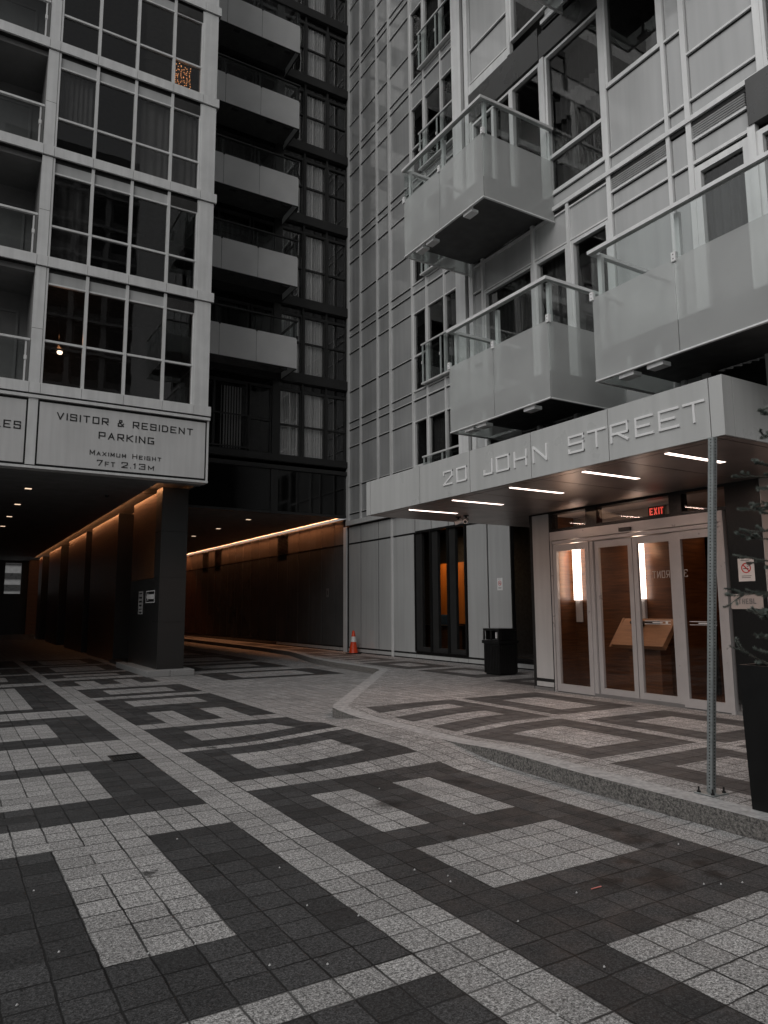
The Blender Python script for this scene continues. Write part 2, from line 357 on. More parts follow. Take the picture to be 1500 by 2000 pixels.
Dk(5.75, 8.95, 16.8, 18.85); Lt(6.4, 8.3, 17.25, 18.4); Dk(5.75, 8.8, 19.8, 22.05); Lt(6.3, 8.2, 20.4, 21.45)
for k in range(5): Dk(5.75, 9.0, 22.8+3.4*k, 25.9+3.4*k); Lt(6.4, 8.3, 23.5+3.4*k, 25.2+3.4*k)
for k in range(6): Dk(-3.6, -1.0, 6.37+3.5*k, 9.4+3.5*k); Lt(-3.0, -1.6, 7+3.5*k, 8.7+3.5*k)
for k in range(4): Dk(-3.9, -1.6, -2.6+2.3*k, -.5+2.3*k); Dk(-.5, 4.63, -4.8, -.6)
walk = []
def dw(a, b, c, d): walk.append((a, b, c, d, DK))
def lw(a, b, c, d): walk.append((a, b, c, d, LT))
dw(5.66, 7.33, 7.63, 9.93); lw(5.66, 6.93, 9.08, 9.5); lw(5.66, 6.93, 8.15, 8.6)
dw(5.62, 7.31, 5.31, 7.42); lw(6.04, 6.87, 5.74, 6.98)
dw(5.62, 7.2, 2.95, 5.08); lw(6.05, 6.88, 3.5, 4.66)
dw(5.62, 7.2, .5, 2.75); lw(6.05, 6.88, 1, 2.3)
dw(7.52, 9.16, 7.68, 9.93); lw(7.95, 8.72, 8.06, 9.4)
dw(7.52, 9.14, 5.12, 7.18); lw(7.96, 8.72, 5.55, 6.72)
dw(7.45, 9.14, 2.9, 4.95); lw(7.96, 8.72, 3.3, 4.5)
dw(10.0, 11.5, 15.43, 17.85); lw(10.46, 11.15, 16.1, 17.15)
dw(10.0, 11.5, 12.65, 15.0); lw(10.42, 11.1, 13.3, 14.5)
dw(9.9, 11.5, 10.5, 12.0); lw(10.3, 11.1, 10.9, 11.6)
dw(10.3, 11.6, 18.3, 20.4); lw(10.3, 11.2, 18.7, 19.1); lw(10.3, 11.2, 19.6, 20.0)
dw(10.5, 11.7, 20.9, 22.9); lw(10.9, 11.4, 21.4, 22.4); dw(11.0, 12.0, 23.4, 25.6); dw(11.1, 12.0, 26.2, 28.4); dw(11.1, 12.0, 29, 31.4)
XLP = [(-60, 5.12), (3, 5.06), (5, 5.08), (6.2, 5.16), (7.4, 5.24), (9.2, 5.25), (9.9, 5.17), (10.15, 5.2), (10.4, 5.34), (11, 5.78), (15.3, 9.02), (15.6, 9.3), (16, 9.45), (19, 9.62), (20.7, 9.85), (22.5, 10.3), (24.3, 10.72), (27, 10.9), (31, 10.95), (60, 10.95)]
def xl(y):
    for (a, b), (c, d) in zip(XLP, XLP[1:]):
        if a <= y <= c: return b+(d-b)*(y-a)/(c-a)
def lookup(rects, x, y):
    k = 0
    for (a, b, c, d, m) in rects:
        if a < x < b and c < y < d: k = m
    return k
def uniq(l):
    l = sorted(l); o = [l[0]]
    for v in l[1:]:
        if v-o[-1] > .004: o.append(v)
    return o
xs = uniq([-160, -12, 160, 5.16, 5.24, 5.3] + [v for r in road for v in r[:2]] + [3.2+i*.24 for i in range(9)])
ys = uniq([-160, 160] + [v for r in road for v in r[2:4]] + [5.8+i*.2 for i in range(24)])
mb = MB()
for i in range(len(xs)-1):
    for j in range(len(ys)-1):
        a, b, c, d = xs[i], xs[i+1], ys[j], ys[j+1]
        mb.mat(lookup(road, (a+b)/2, (c+d)/2)).poly([(a, c, hroad(a, c)), (b, c, hroad(b, c)), (b, d, hroad(b, d)), (a, d, hroad(a, d))])
bm_o = mb.build('road', ['light', 'dark']); tag(bm_o, kind='structure')
bm = bmesh.new(); bm.from_mesh(bm_o.data); bmesh.ops.remove_doubles(bm, verts=bm.verts, dist=.0005); bm.to_mesh(bm_o.data); bm.free()
def clipx(poly, A, B, keep_right=True):     # keep the side of the line x = A..B (over the row's y) 
    (xa, ya), (xb, yb) = A, B; out = []
    def s(p): v = (p[0]-xa)*(yb-ya)-(p[1]-ya)*(xb-xa); return v if keep_right else -v
    for i in range(len(poly)):
        p, q = poly[i], poly[(i+1) % len(poly)]; a, b = s(p), s(q)
        if a >= 0: out.append(p)
        if (a > 0 and b < 0) or (a < 0 and b > 0): t = a/(a-b); out.append((p[0]+(q[0]-p[0])*t, p[1]+(q[1]-p[1])*t))
    return out
wx = uniq([4.9, 13.0, 5.3, 6.7] + [v for r in walk for v in r[:2]] + [5.3+i*.28 for i in range(6)])
wy = uniq([-60, 60] + [p[0] for p in XLP[1:-1]] + [v for r in walk for v in r[2:4]] + [5.8+i*.22 for i in range(22)])
mb = MB(); KW = .24
for j in range(len(wy)-1):
    c, d = wy[j], wy[j+1]; A, B = (xl(c), c), (xl(d), d)
    hy = math.hypot(1, (B[0]-A[0])/(d-c)); A2, B2 = (A[0]+KW*hy, c), (B[0]+KW*hy, d)
    for i in range(len(wx)-1):
        a, b = wx[i], wx[i+1]; q = [(a, c), (b, c), (b, d), (a, d)]
        q1 = clipx(clipx(q, A, B), A2, B2, False); q2 = clipx(q, A2, B2)
        for mi, pq in ((2, q1), (lookup(walk, (a+b)/2, (c+d)/2), q2)):
            if len(pq) > 2: mb.mat(mi).poly([(p[0], p[1], hwalk(*p)) for p in pq])
    mb.mat(3).poly([(A[0], c, -.02), (B[0], d, -.02), (B[0], d, hwalk(B[0], d)), (A[0], c, hwalk(A[0], c))][::-1])
o = mb.build('pavement', ['light', 'darkw', 'kerb', 'kerbface']); tag(o, kind='structure')
bm = bmesh.new(); bm.from_mesh(o.data); bmesh.ops.remove_doubles(bm, verts=bm.verts, dist=.0005); bm.to_mesh(o.data); bm.free()
# kerb joints: thin dark grooves across the kerb stones
# ------------------------------------------------------------------ shared building parts
def pane(wall, s0, s1, z0, z1, parent, m='win', d=-.03):
    mb = MB(); wall.box(mb, s0, s1, z0, z1, d-.006, d); return mb.build('pane', m, parent)
def curtain(wall, s0, s1, z0, z1, parent, m='curtain', d=-.18, amp=.03, per=.11):
    mb = MB(); n = max(6, int((s1-s0)/per*8)); pts = []; ph = random.random()*6
    for i in range(n+1):
        s = s0+(s1-s0)*i/n; dd = d+amp*math.sin(2*math.pi*(s-s0)/per+ph+.8*math.sin(9*s))
        pts.append((wall.p(s, z0, dd), wall.p(s, z1, dd)))
    for a, b in zip(pts, pts[1:]): mb.poly([a[0], b[0], b[1], a[1]])
    return mb.build('curtain', m, parent, smooth=True)
def window(wall, s0, s1, z0, z1, parent, mids=(), fm='alu', pm='win', fw=.045, d=(-.05, .035), cur=None, cm='curtain', cz=None, mull=()):
    mb = MB(); B = lambda *a: wall.box(mb, *a)
    B(s0, s0+fw, z0, z1, d[0], d[1]); B(s1-fw, s1, z0, z1, d[0], d[1])
    B(s0+fw, s1-fw, z0, z0+fw, d[0], d[1]-.003); B(s0+fw, s1-fw, z1-fw, z1, d[0], d[1]-.003)
    for m in mids: B(s0+fw, s1-fw, m-.03, m+.03, d[0], d[1]-.006)
    for m in mull: B(m-.035, m+.035, z0+fw, z1-fw, d[0], d[1]-.009)
    o = mb.build('window', fm, parent); pane(wall, s0+fw*.5, s1-fw*.5, z0+fw*.5, z1-fw*.5, o, pm)
    if cur: curtain(wall, s0+cur[0]*(s1-s0), s0+cur[1]*(s1-s0), (cz or (z0, z1))[0], (cz or (z0, z1))[1], o, cm)
    return o
def louvre(wall, s0, s1, z0, z1, parent, m='alu', step=.035):
    mb = MB(); mb.mat(1); wall.box(mb, s0, s1, z0, z1, -.06, -.05); mb.mat(0); z = z0
    while z < z1-.01:
        P = wall.p; mb.prism([P(s0, z, .02), P(s0, z+.012, .03), P(s0, z+.03, -.02), P(s0, z+.018, -.03)], Vector(P(s1, 0, 0))-Vector(P(s0, 0, 0))); z += step
    return mb.build('louvre', [m, 'gasket'], parent)
def balcony(wall, s0, s1, zg, depth, parent, seams, rail='alu', frost='frost', clamp='white', slabm='soffit', ends=(True, True), label=None, hf=1.08, ht=1.66):
    """glass balustrade hangs below and in front of the slab"""
    e = .012; B = None
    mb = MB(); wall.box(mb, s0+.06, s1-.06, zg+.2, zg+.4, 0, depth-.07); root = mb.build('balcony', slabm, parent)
    if label: root['label'] = label
    cuts = [s0]+list(seams)+[s1]
    for a, b in zip(cuts, cuts[1:]):
        g = MB(); g.mat(0); wall.box(g, a+.006, b-.006, zg, zg+hf, depth, depth+e); g.mat(1); wall.box(g, a+.006, b-.006, zg+hf, zg+ht, depth, depth+e)
        g.build('glass_panel', [frost, 'clearg'], root)
    for k, s in enumerate((s0, s1)):
        if not ends[k]: continue
        a, b = (s, s+e) if k == 0 else (s-e, s)
        g = MB(); g.mat(0); wall.box(g, a, b, zg, zg+hf, .03, depth-.01); g.mat(1); wall.box(g, a, b, zg+hf, zg+ht, .03, depth-.01); g.build('glass_panel', [frost, 'clearg'], root)
    r = MB(); wall.box(r, s0-.02, s1+.02, zg+ht, zg+ht+.045, depth-.03, depth+.05)
    for k, s in enumerate((s0, s1)):
        if ends[k]: wall.box(r, s-.02 if k == 0 else s-.05, s+.05 if k == 0 else s+.02, zg+ht+.001, zg+ht+.046, .0, depth-.03)
    r.build('handrail', rail, root)
    p = MB()
    for s in [s0+.07]+list(seams)+[s1-.07]: wall.box(p, s-.03, s+.03, zg+.4, zg+ht, depth-.12, depth-.07)
    p.build('post', rail, root)
    q = MB(); wall.box(q, s0, s1, zg-.02, zg-.001, depth-.02, depth+.02)
    for k, s in enumerate((s0, s1)):
        if ends[k]: wall.box(q, s-.005 if k == 0 else s-.03, s+.03 if k == 0 else s+.005, zg-.021, zg-.002, .03, depth-.02)
    for s in [s0+.35]+[v+.25 for v in seams]+[s1-.55]: wall.box(q, s, s+.22, zg-.07, zg-.022, depth-.16, depth-.02); wall.box(q, s+.08, s+.14, zg-.022, zg+.2, depth-.12, depth-.08)
    q.build('bottom_rail', rail, root)
    for s in list(cuts):
        for zz in (zg+hf+.02,):
            c = MB(); wall.box(c, s-.028, s+.028, zz-.055, zz+.055, depth-.02, depth+.03)
            c.mat(1)
            for dz in (-.025, .025): wall.box(c, s-.006, s+.006, zz+dz-.006, zz+dz+.006, depth+.03, depth+.032)
            c.build('clamp', [clamp, 'gasket'], root)
    return root

# ------------------------------------------------------------------ glass tower on the right
tower = thing('glass_tower', (12.25, 16, 0), 'tall right-hand tower of grey glass panels with jutting balconies and an entrance canopy', 'building')
def mbw(): return MB()
BL = [4.58, 8.12, 11.66, 15.22, 18.78, 22.32, 25.88, 29.4]
V4 = [22.66, 21.75, 20.55, 19.68, 18.36]
# deep wing facing the court (plane x = 12.25)
mb = MB(); ln = MB(); fr = MB()
hl = [5.03, 6.02, 7.47]
for b in BL[1:]: hl += [b, b+.28, b+1.43, b+2.90]
hl = [h for h in hl if h < 29.5]
zt = [4.78]+hl+[29.45]
for s1, s0 in zip(V4, V4[1:]):
    for z0, z1 in zip(zt, zt[1:]):
        dd = random.uniform(-.004, .004); WL.box(mb, s0+.01, s1-.01, z0+.012, z1-.012, -.06, dd)
sw = [18.36, 17.56, 16.62, 15.78]
for k, b in enumerate(BL):
    top = BL[k+1] if k+1 < len(BL) else 33
    if top > 30: break
    for s1, s0 in zip(sw, sw[1:]):
        WL.box(mb, s0+.01, s1-.01, top-.64, top, -.06, 0); WL.box(mb, s0+.01, s1-.01, b+.012, b+.27, -.06, 0)
for z in hl:
    WL.box(ln, 18.36, 22.66, z-.028, z+.012, -.02, .006); WL.box(fr, 18.36, 22.66, z+.012, z+.034, -.02, .035)
for b in BL:
    if b < 29: WL.box(ln, 15.7, 18.36, b-.03, b+.01, -.02, .006); WL.box(fr, 15.7, 18.36, b+.01, b+.05, -.02, .04)
for s in V4[1:-1]: WL.box(fr, s-.035, s+.035, 4.78, 29.5, -.03, .06)
WL.box(fr, 18.31, 18.39, 4.78, 29.5, -.03, .06); WL.box(fr, 19.72, 19.755, 4.78, 29.5, -.03, .058)
WL.box(fr, 22.6, 22.74, 4.78, 29.5, -.03, .09); WL.box(fr, 15.62, 15.78, 4.78, 29.5, -.03, .06)
for s in (17.56, 16.62): WL.box(fr, s-.03, s+.03, 4.78, 29.5, -.03, .05)
WL.box(fr, 15.6, 22.75, 4.62, 4.78, -.03, .10); WL.box(ln, 15.6, 22.75, 4.57, 4.62, -.03, .02)
# cladding carried on behind the projecting wing
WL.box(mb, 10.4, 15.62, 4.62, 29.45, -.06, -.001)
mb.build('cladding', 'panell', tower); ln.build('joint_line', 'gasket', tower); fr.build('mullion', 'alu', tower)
for k, b in enumerate(BL[:-2]):
    z0, z1 = b+.29, BL[k+1]-.65
    if k == 0: z0 = 4.95
    c = random.random() < .5
    window(WL, 17.59, 18.31, z0, z1, tower, mids=(b+1.45,), cur=(0, 1) if c else None, cm='curtaind')
    window(WL, 15.79, 17.53, z0, z1, tower, mull=(16.62,), cur=(0, .45) if k % 2 else (.5, 1), cm='curtaind')
    r = MB(); WL.box(r, 15.7, 17.7, b+1.6, b+1.65, .12, .17); WL.box(r, 15.7, 17.7, b+.36, b+.41, .12, .17)
    for s in (15.74, 16.7, 17.64): WL.box(r, s-.02, s+.02, b+.41, b+1.6, .12, .155)
    WL.box(r, 15.72, 17.68, b+.36, b+.38, .0, .12)
    rr = r.build('railing', 'alu', tower); g = MB(); WL.box(g, 15.72, 17.68, b+.42, b+1.59, .158, .166); g.build('glass_panel', 'clearg', rr)
    for s in (15.76, 16.7, 17.64): c_ = MB(); WL.box(c_, s-.02, s+.02, b+1.0, b+1.09, .15, .18); c_.build('clamp', 'white', rr)
# rooms behind
core = MB(); core.box((13.4, 10.4, 4.5), (13.5, 22.9, 29.6)); core.box((12.2, 10.4, 29.5), (13.5, 22.9, 29.7)); core.box((12.33, 10.3, 4.5), (13.5, 10.4, 29.6)); core.box((12.33, 22.75, 4.5), (13.5, 22.85, 29.6))
for b in BL[1:-1]: core.box((12.33, 10.4, b-.1), (13.4, 22.75, b+.12))
core.box((12.33, 18.37, 4.5), (13.4, 18.5, 29.5)); core.box((12.33, 10.4, 4.5), (13.4, 22.75, 4.58))
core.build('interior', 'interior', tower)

# projecting wing (plane x = 8.3)
mb = MB(); ln = MB(); fr = MB(); dp = MB()
Z0, ZT = 4.08, 18.9
def P(s1, s0, z0, z1): WR.box(mb, s0+.012, s1-.012, z0+.012, z1-.012, -.06, random.uniform(-.003, .003))
def H(s1, s0, z, thick=.03): WR.box(ln, s0, s1, z-.022, z, -.02, .005); WR.box(fr, s0, s1, z, z+thick, -.02, .04)
P(10.33, 10.26, Z0, ZT)
for b in (11.66, 15.22):
    P(10.26, 9.1, b+.32, b+1.05); P(10.26, 9.1, b+1.05, b+2.9); P(10.26, 9.1, b+2.9, b+3.55); H(10.26, 9.1, b+.32); H(10.26, 9.1, b+1.05); H(10.26, 9.1, b+2.9)
    WR.box(fr, 9.1, 10.3, b+.12, b+.31, -.05, .03)
# storey below: the strip beside the pier
P(10.33, 10.03, 7.6, 8.12); P(10.33, 10.03, 6.2, 7.6); P(10.33, 10.03, 4.1, 6.2); H(10.33, 10.03, 7.6); H(10.33, 10.03, 6.2)
P(10.0, 8.68, 7.55, 8.2); P(8.62, 7.84, 7.55, 8.2); P(7.8, 6.98, 7.55, 8.2)
for a, b in ((10.0, 8.68), (8.62, 7.84), (7.8, 6.98)): H(a, b, 7.53)
# bay with window over pale panel
for zb in (8.14, 11.68):
    P(6.92, 5.92, zb+.14, zb+.36); P(6.92, 5.92, zb+.36, zb+1.51); P(5.86, 5.6, zb+.14, zb+.36); P(5.86, 5.6, zb+.36, zb+1.5); P(5.86, 5.6, zb+1.5, zb+2.9); P(5.86, 5.6, zb+2.9, zb+3.5)
    P(5.52, 4.56, zb+.14, zb+.36); P(5.52, 4.56, zb+.36, zb+1.06); P(5.52, 4.56, zb+1.06, zb+3.5)
    P(8.2, 7.0, zb+.14, zb+.36)
    H(6.92, 5.92, zb+.36); H(6.92, 5.92, zb+1.5); H(5.86, 5.6, zb+.36); H(5.86, 5.6, zb+1.5); H(5.52, 4.56, zb+.36); H(5.52, 4.56, zb+1.06); H(8.2, 7.0, zb+.36)
    WR.box(fr, 4.4, 8.24, zb+.06, zb+.13, -.05, .07); WR.box(ln, 4.4, 8.24, zb-.005, zb+.055, -.05, .03)
P(6.92, 5.92, 7.62, 7.9); P(6.92, 5.92, Z0, 7.6); H(6.92, 5.92, 7.59); H(6.92, 5.92, 7.9)
P(5.86, 5.6, 7.6, 8.13); P(5.86, 5.6, Z0, 7.6); H(5.86, 5.6, 7.59)
P(5.52, 4.74, 7.6, 7.9); H(5.52, 4.74, 7.57, .045); H(5.52, 4.74, 7.9)
# below the band the cladding carries on southward, out of frame
P(3.3, -6, 8.3, ZT); P(4.5, 3.36, 12.6, ZT); P(3.3, -6, Z0, 7.6)
# dark slab fascias of the balcony bays
WR.box(dp, 8.34, 10.3, 11.15, 11.76, -.05, .05); WR.box(dp, 7.0, 8.33, 11.15, 11.60, -.05, .045); WR.box(dp, -6, 4.71, 7.62, 8.25, -.05, .08); WR.box(dp, 3.36, 4.5, 11.15, 11.7, -.05, .05)
WR.box(dp, 8.7, 10.3, 4.3, 4.6, -.05, .02)
# uprights
WR.box(fr, 10.52, 10.82, Z0, ZT, -.3, .06); WR.box(fr, 10.30, 10.42, Z0, ZT, -.05, .05); WR.box(ln, 10.42, 10.52, Z0, ZT, -.05, -.01)
WR.box(fr, 9.98, 10.04, Z0, 8.2, -.03, .055); WR.box(fr, 8.62, 8.68, Z0, 8.2, -.03, .055); WR.box(fr, 7.79, 7.85, Z0, 8.2, -.03, .055)
WR.box(fr, 10.22, 10.28, 8.3, 11.15, -.03, .055); WR.box(fr, 9.05, 9.13, 11.78, ZT, -.03, .055); WR.box(fr, 8.21, 8.31, 8.3, 11.12, -.03, .06)
WR.box(fr, 6.92, 7.0, Z0, ZT, -.03, .045); WR.box(fr, 5.86, 5.92, Z0, ZT, -.03, .045); WR.box(fr, 5.52, 5.60, Z0, ZT, -.03, .045); WR.box(fr, 4.48, 4.57, 8.2, ZT, -.03, .045); WR.box(fr, 4.64, 4.74, Z0, 7.62, -.03, .065); WR.box(fr, 3.3, 3.38, Z0, ZT, -.03, .045)
WR.box(fr, 7.0, 10.3, 8.11, 8.16, -.05, .03)
WR.box(mb, -6, 10.8, 18.9, 19.2, -.8, 0)
mb.build('cladding', 'panel', tower)['label'] = 'grey glass cladding of the wing above the canopy'
ln.build('joint_line', 'gasket', tower); fr.build('mullion', 'alu', tower); dp.build('slab_fascia', 'darkpanel', tower)
louvre(WR, 5.93, 6.91, 7.94, 8.14, tower); louvre(WR, 4.76, 5.51, 7.94, 8.14, tower)
# windows and balcony doors
window(WR, 9.1, 10.22, 8.3, 11.1, tower, mull=(9.62,), cur=(0, .5), cm='curtaind'); window(WR, 8.31, 9.1, 8.3, 11.1, tower, fw=.06)
window(WR, 7.0, 8.21, 8.53, 11.1, tower, mids=(9.2,), cur=(0, 1), cm='curtainm', cz=(9.9, 10.3)); curtain(WR, 7.05, 8.15, 8.55, 11.05, tower, 'curtaind', -.24)
window(WR, 5.92, 6.92, 9.67, 11.5, tower); window(WR, 7.0, 9.05, 12.03, 14.6, tower, mull=(8.0,)); window(WR, 3.38, 4.48, 8.3, 11.1, tower, mull=(3.9,))
window(WR, 5.92, 6.92, 13.2, 15.0, tower)
window(WR, 8.68, 9.98, 4.7, 7.52, tower, cur=(0, 1), cm='curtaind'); window(WR, 7.85, 8.62, 4.7, 7.52, tower, fw=.06, cur=(0, .9), cm='curtaind'); window(WR, 7.0, 7.79, 4.7, 7.52, tower, fw=.06)
window(WR, 4.74, 5.52, 4.7, 7.52, tower, fw=.09, cur=(0, 1), cm='curtainm'); window(WR, 3.38, 4.64, 4.7, 7.52, tower, fw=.07, mull=(4.0,), cur=(0, 1), cm='curtainm')
core = MB(); core.box((9.5, -6, 4.08), (9.6, 10.85, 19)); core.box((8.62, 10.5, 4.08), (9.5, 10.8, 19)); core.box((8.4, -6, 19.2), (12.3, 10.8, 19.3)); core.box((8.4, -6, 4.09), (9.5, 10.5, 4.2)); core.box((8.4, -6.1, 4.08), (9.6, -6, 19.2))
core.box((9.6, 10.72, 4.1), (12.19, 10.82, 19))
for b in (8.14, 11.66, 15.22): core.box((8.38, -6, b-.1), (9.5, 10.5, b+.12))
core.box((8.38, 6.93, 4.2), (9.5, 6.99, 19)); core.box((8.38, 10.24, 8.3), (9.5, 10.3, 19))
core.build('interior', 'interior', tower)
balcony(WR, 8.12, 10.40, 8.03, 1.52, tower, (9.29,), label='upper jutting balcony of frosted and clear glass over the canopy')
balcony(WR, 6.84, 9.10, 4.46, 1.52, tower, (8.0,), label='middle lower balcony directly above the JOHN lettering')
balcony(WR, 1.2, 6.05, 4.46, 1.52, tower, (2.6, 4.84), label='long balcony at the right edge above the canopy corner', ends=(True, True))
balcony(WR, 4.9, 7.75, 11.58, 1.52, tower, (6.3,), label='topmost balcony cut by the upper edge')
balcony(WR, 8.12, 10.40, 15.13, 1.52, tower, (9.29,), label='balcony above the frame')

# street level of the deep wing (plane x = 12.27)
WG = Wall('x', 12.27)
base = MB(); pn = MB(); pd = MB(); pb = MB(); pq = MB(); bl = MB(); st = MB()
jo = [22.73, 21.85, 20.64, 19.78, 18.42]; j2 = [15.86, 14.95, 14.02]
far = [22.73+1.085*k for k in range(0, 20)]
def col(s1, s0, zt_=3.93, top=4.56):
    WG.box(pn, s0+.028, s1-.028, .34, zt_, -.05, random.uniform(-.003, .003)); WG.box(pn, s0+.028, s1-.028, 3.99, top, -.05, random.uniform(-.003, .003))
    WG.box(base, s0+.01, s1-.01, .185, .285, -.04, .004)
for a, b in zip(jo, jo[1:]): col(a, b)
for a, b in zip(j2, j2[1:]): col(a, b)
for a, b in ((18.42, 17.55), (17.55, 16.69), (16.69, 15.86)): WG.box(pn, b+.02, a-.02, 4.02, 4.56, -.05, 0); WG.box(base, b+.01, a-.01, .185, .285, -.04, .004)
for a, b in ((14.02, 13.2), (13.2, 12.3), (12.3, 11.4), (11.4, 10.5)): WG.box(base, b+.01, a-.01, .185, .285, -.04, .004)
for k in range(len(far)-1):
    a, b = far[k+1], far[k]
    if k == 0: b = 23.1
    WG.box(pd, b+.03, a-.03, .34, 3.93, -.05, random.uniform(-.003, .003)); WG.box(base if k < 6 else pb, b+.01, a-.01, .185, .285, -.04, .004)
    if k in (5, 13, 15): louvre(WG, b+.03, a-.03, 3.99, 4.86, tower, 'darkpanel', .06)
    else: WG.box(pq, b+.03, a-.03, 3.99, 4.88, -.05, random.uniform(-.003, .003))
for a_, b_, c_, d_ in ((10.4, 10.54, .15, 4.6), (13.99, 15.87, .15, 4.6), (18.41, 45, .15, 4.9), (10.54, 13.99, 3.98, 4.6), (15.87, 18.41, 3.98, 4.6), (10.54, 13.99, .15, .36), (15.87, 18.41, .15, .36)): WG.box(bl, a_, b_, c_, d_, -.07, -.02)
WG.box(st, 22.86, 23.08, .15, 4.6, -.05, .03); WG.box(st, 19.72, 19.8, .15, 4.56, -.05, .03)
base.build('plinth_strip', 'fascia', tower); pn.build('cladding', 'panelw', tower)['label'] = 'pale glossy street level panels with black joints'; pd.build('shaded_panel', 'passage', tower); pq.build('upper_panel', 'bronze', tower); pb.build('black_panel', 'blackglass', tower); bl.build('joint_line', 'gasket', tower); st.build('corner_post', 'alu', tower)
# ground-floor windows (dark frames) and amber-lit office behind them
win_g = []
SH = Wall('x', 12.245)
fz = MB()
for (a, b, m0) in ((18.40, 17.56, .34), (17.54, 16.70, .3), (16.68, 15.88, .3)):
    o = window(SH, b, a, .37, 3.97, tower, fm='blackmetal', pm='shopglass', fw=.03)
    f2 = MB(); SH.box(f2, a-m0, a-.03, .4, 3.94, -.12, -.02); SH.box(f2, b+.03, a-m0, .4, .52, -.12, -.02); f2.build('frame', 'darkbeam', o)
window(SH, 13.1, 13.98, .37, 3.97, tower, fm='blackmetal', pm='shopglass', fw=.05); window(SH, 12.2, 13.1, .37, 3.97, tower, fm='blackmetal', pm='shopglass', fw=.05); window(SH, 10.55, 12.2, .37, 3.97, tower, fm='blackmetal', pm='shopglass', fw=.05, mull=(11.4,))
def area(name, loc, size, energy, col, direction, parent=None):
    l = bpy.data.lights.new(name, 'AREA'); l.shape = 'RECTANGLE'; l.size, l.size_y = size; l.energy = energy; l.color = col
    o = bpy.data.objects.new(name, l); COL.objects.link(o); o.location = loc
    o.rotation_euler = Vector(direction).to_track_quat('-Z', 'Y').to_euler(); return o
def strip_light(name, loc, lx, ly, energy, col, zdir=(0, 0, -1), matrix=None):
    l = bpy.data.lights.new(name, 'AREA'); l.shape = 'RECTANGLE'; l.size = lx; l.size_y = ly; l.energy = energy; l.color = col
    o = bpy.data.objects.new(name, l); COL.objects.link(o); o.location = loc
    if matrix: o.rotation_euler = matrix
    return o
WARM = (1, .50, .24)
# office behind the dark shop windows
rm = MB(); rm.box((15.3, 10.4, .15), (15.4, 24.5, 4.5)); rm.box((12.35, 10.35, .15), (15.3, 10.4, 4.5)); rm.box((12.35, 23, .15), (15.3, 23.1, 4.5)); rm.box((12.35, 10.4, 4.4), (15.3, 23, 4.5)); rm.box((12.35, 10.4, .1), (15.3, 23, .16))
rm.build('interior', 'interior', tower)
am = MB(); am.box((14.5, 18.75, 1.15), (14.56, 20.55, 3.17)); o = am.build('amber_partition', 'orange', tower); o['label'] = 'amber wood partition glowing inside the office'
for yy in (19.5, 20.6): h = MB(); h.tube((14.46, yy-.2, 1.95), (14.5, yy-.2, 1.95), .035); h.build('knob', 'blackmetal', o)
area('office_lamp', (13.9, 19.6, 3.6), (.3, 1.6), 24, (1, .62, .32), (.45, 0, -1))
t = thing('office_desk', (13.75, 19.6, .16), 'dark reception desk seen through the shop window below the amber panel', 'desk')
d = MB(); d.box((13.5, 18.3, 1.08), (14.1, 20.9, 1.12)); d.build('desk_top', 'blackmetal', t); d = MB(); d.box((13.62, 18.4, .16), (14.0, 20.8, 1.08)); d.build('panel', 'wood', t)
t = thing('office_chair', (14.25, 19.75, .16), 'blue chair back showing above the office desk', 'chair')
d = MB(); d.box((14.2, 19.5, 1.0), (14.28, 19.95, 1.45)); d.build('backrest', 'blue', t, bevel=.03); d = MB(); d.box((14.05, 19.5, .6), (14.4, 19.95, .68)); d.build('seat', 'blue', t, bevel=.02); d = MB(); d.tube((14.22, 19.72, .16), (14.22, 19.72, .6), .03); d.build('stem', 'blackmetal', t)

# ---------------------------------------------------------------- entrance canopy
CX, CY0, CY1, CZ0, CZ1 = 6.83, 4.41, 11.93, 3.43, 4.08
WC = Wall('x', CX)
cp = MB(); cp.mat(0)
cuts = [11.93, 11.78, 10.09, 8.70, 7.325, 5.95, 4.57, 4.41]
for a, b in zip(cuts, cuts[1:]):
    ea = 0 if a == 11.93 else .006; eb = 0 if b == 4.41 else .006
    cp.box((CX, b+eb, CZ0), (CX+.03, a-ea, CZ1))
cp.box((CX+.031, CY0, CZ0), (7.0, CY0+.03, CZ1)); cp.box((7.012, CY0, CZ0), (8.6, CY0+.03, CZ1)); cp.box((8.612, CY0, CZ0), (12.2, CY0+.03, CZ1))
cp.box((CX+.031, CY1-.03, CZ0), (12.2, CY1, CZ1))
cp.mat(1); cp.box((CX+.04, CY0+.04, CZ0+.05), (12.2, CY1-.04, CZ1-.02))
canopy = cp.build('canopy', ['fascia', 'gasket'], tower); canopy['label'] = 'flat entrance canopy with brushed fascia'
sf = MB(); ys_ = [11.9, 10.09, 8.73, 7.33, 5.92, 4.55, 4.44]; xs_ = [6.87, 7.02, 9.56, 12.15]
for a, b in zip(ys_, ys_[1:]):
    for c, d in zip(xs_, xs_[1:]):
        sf.box((c+.009, b+.009, CZ0-.001), (d-.009, a-.009, CZ0+.03))
sf.build('soffit', 'canopy', canopy)
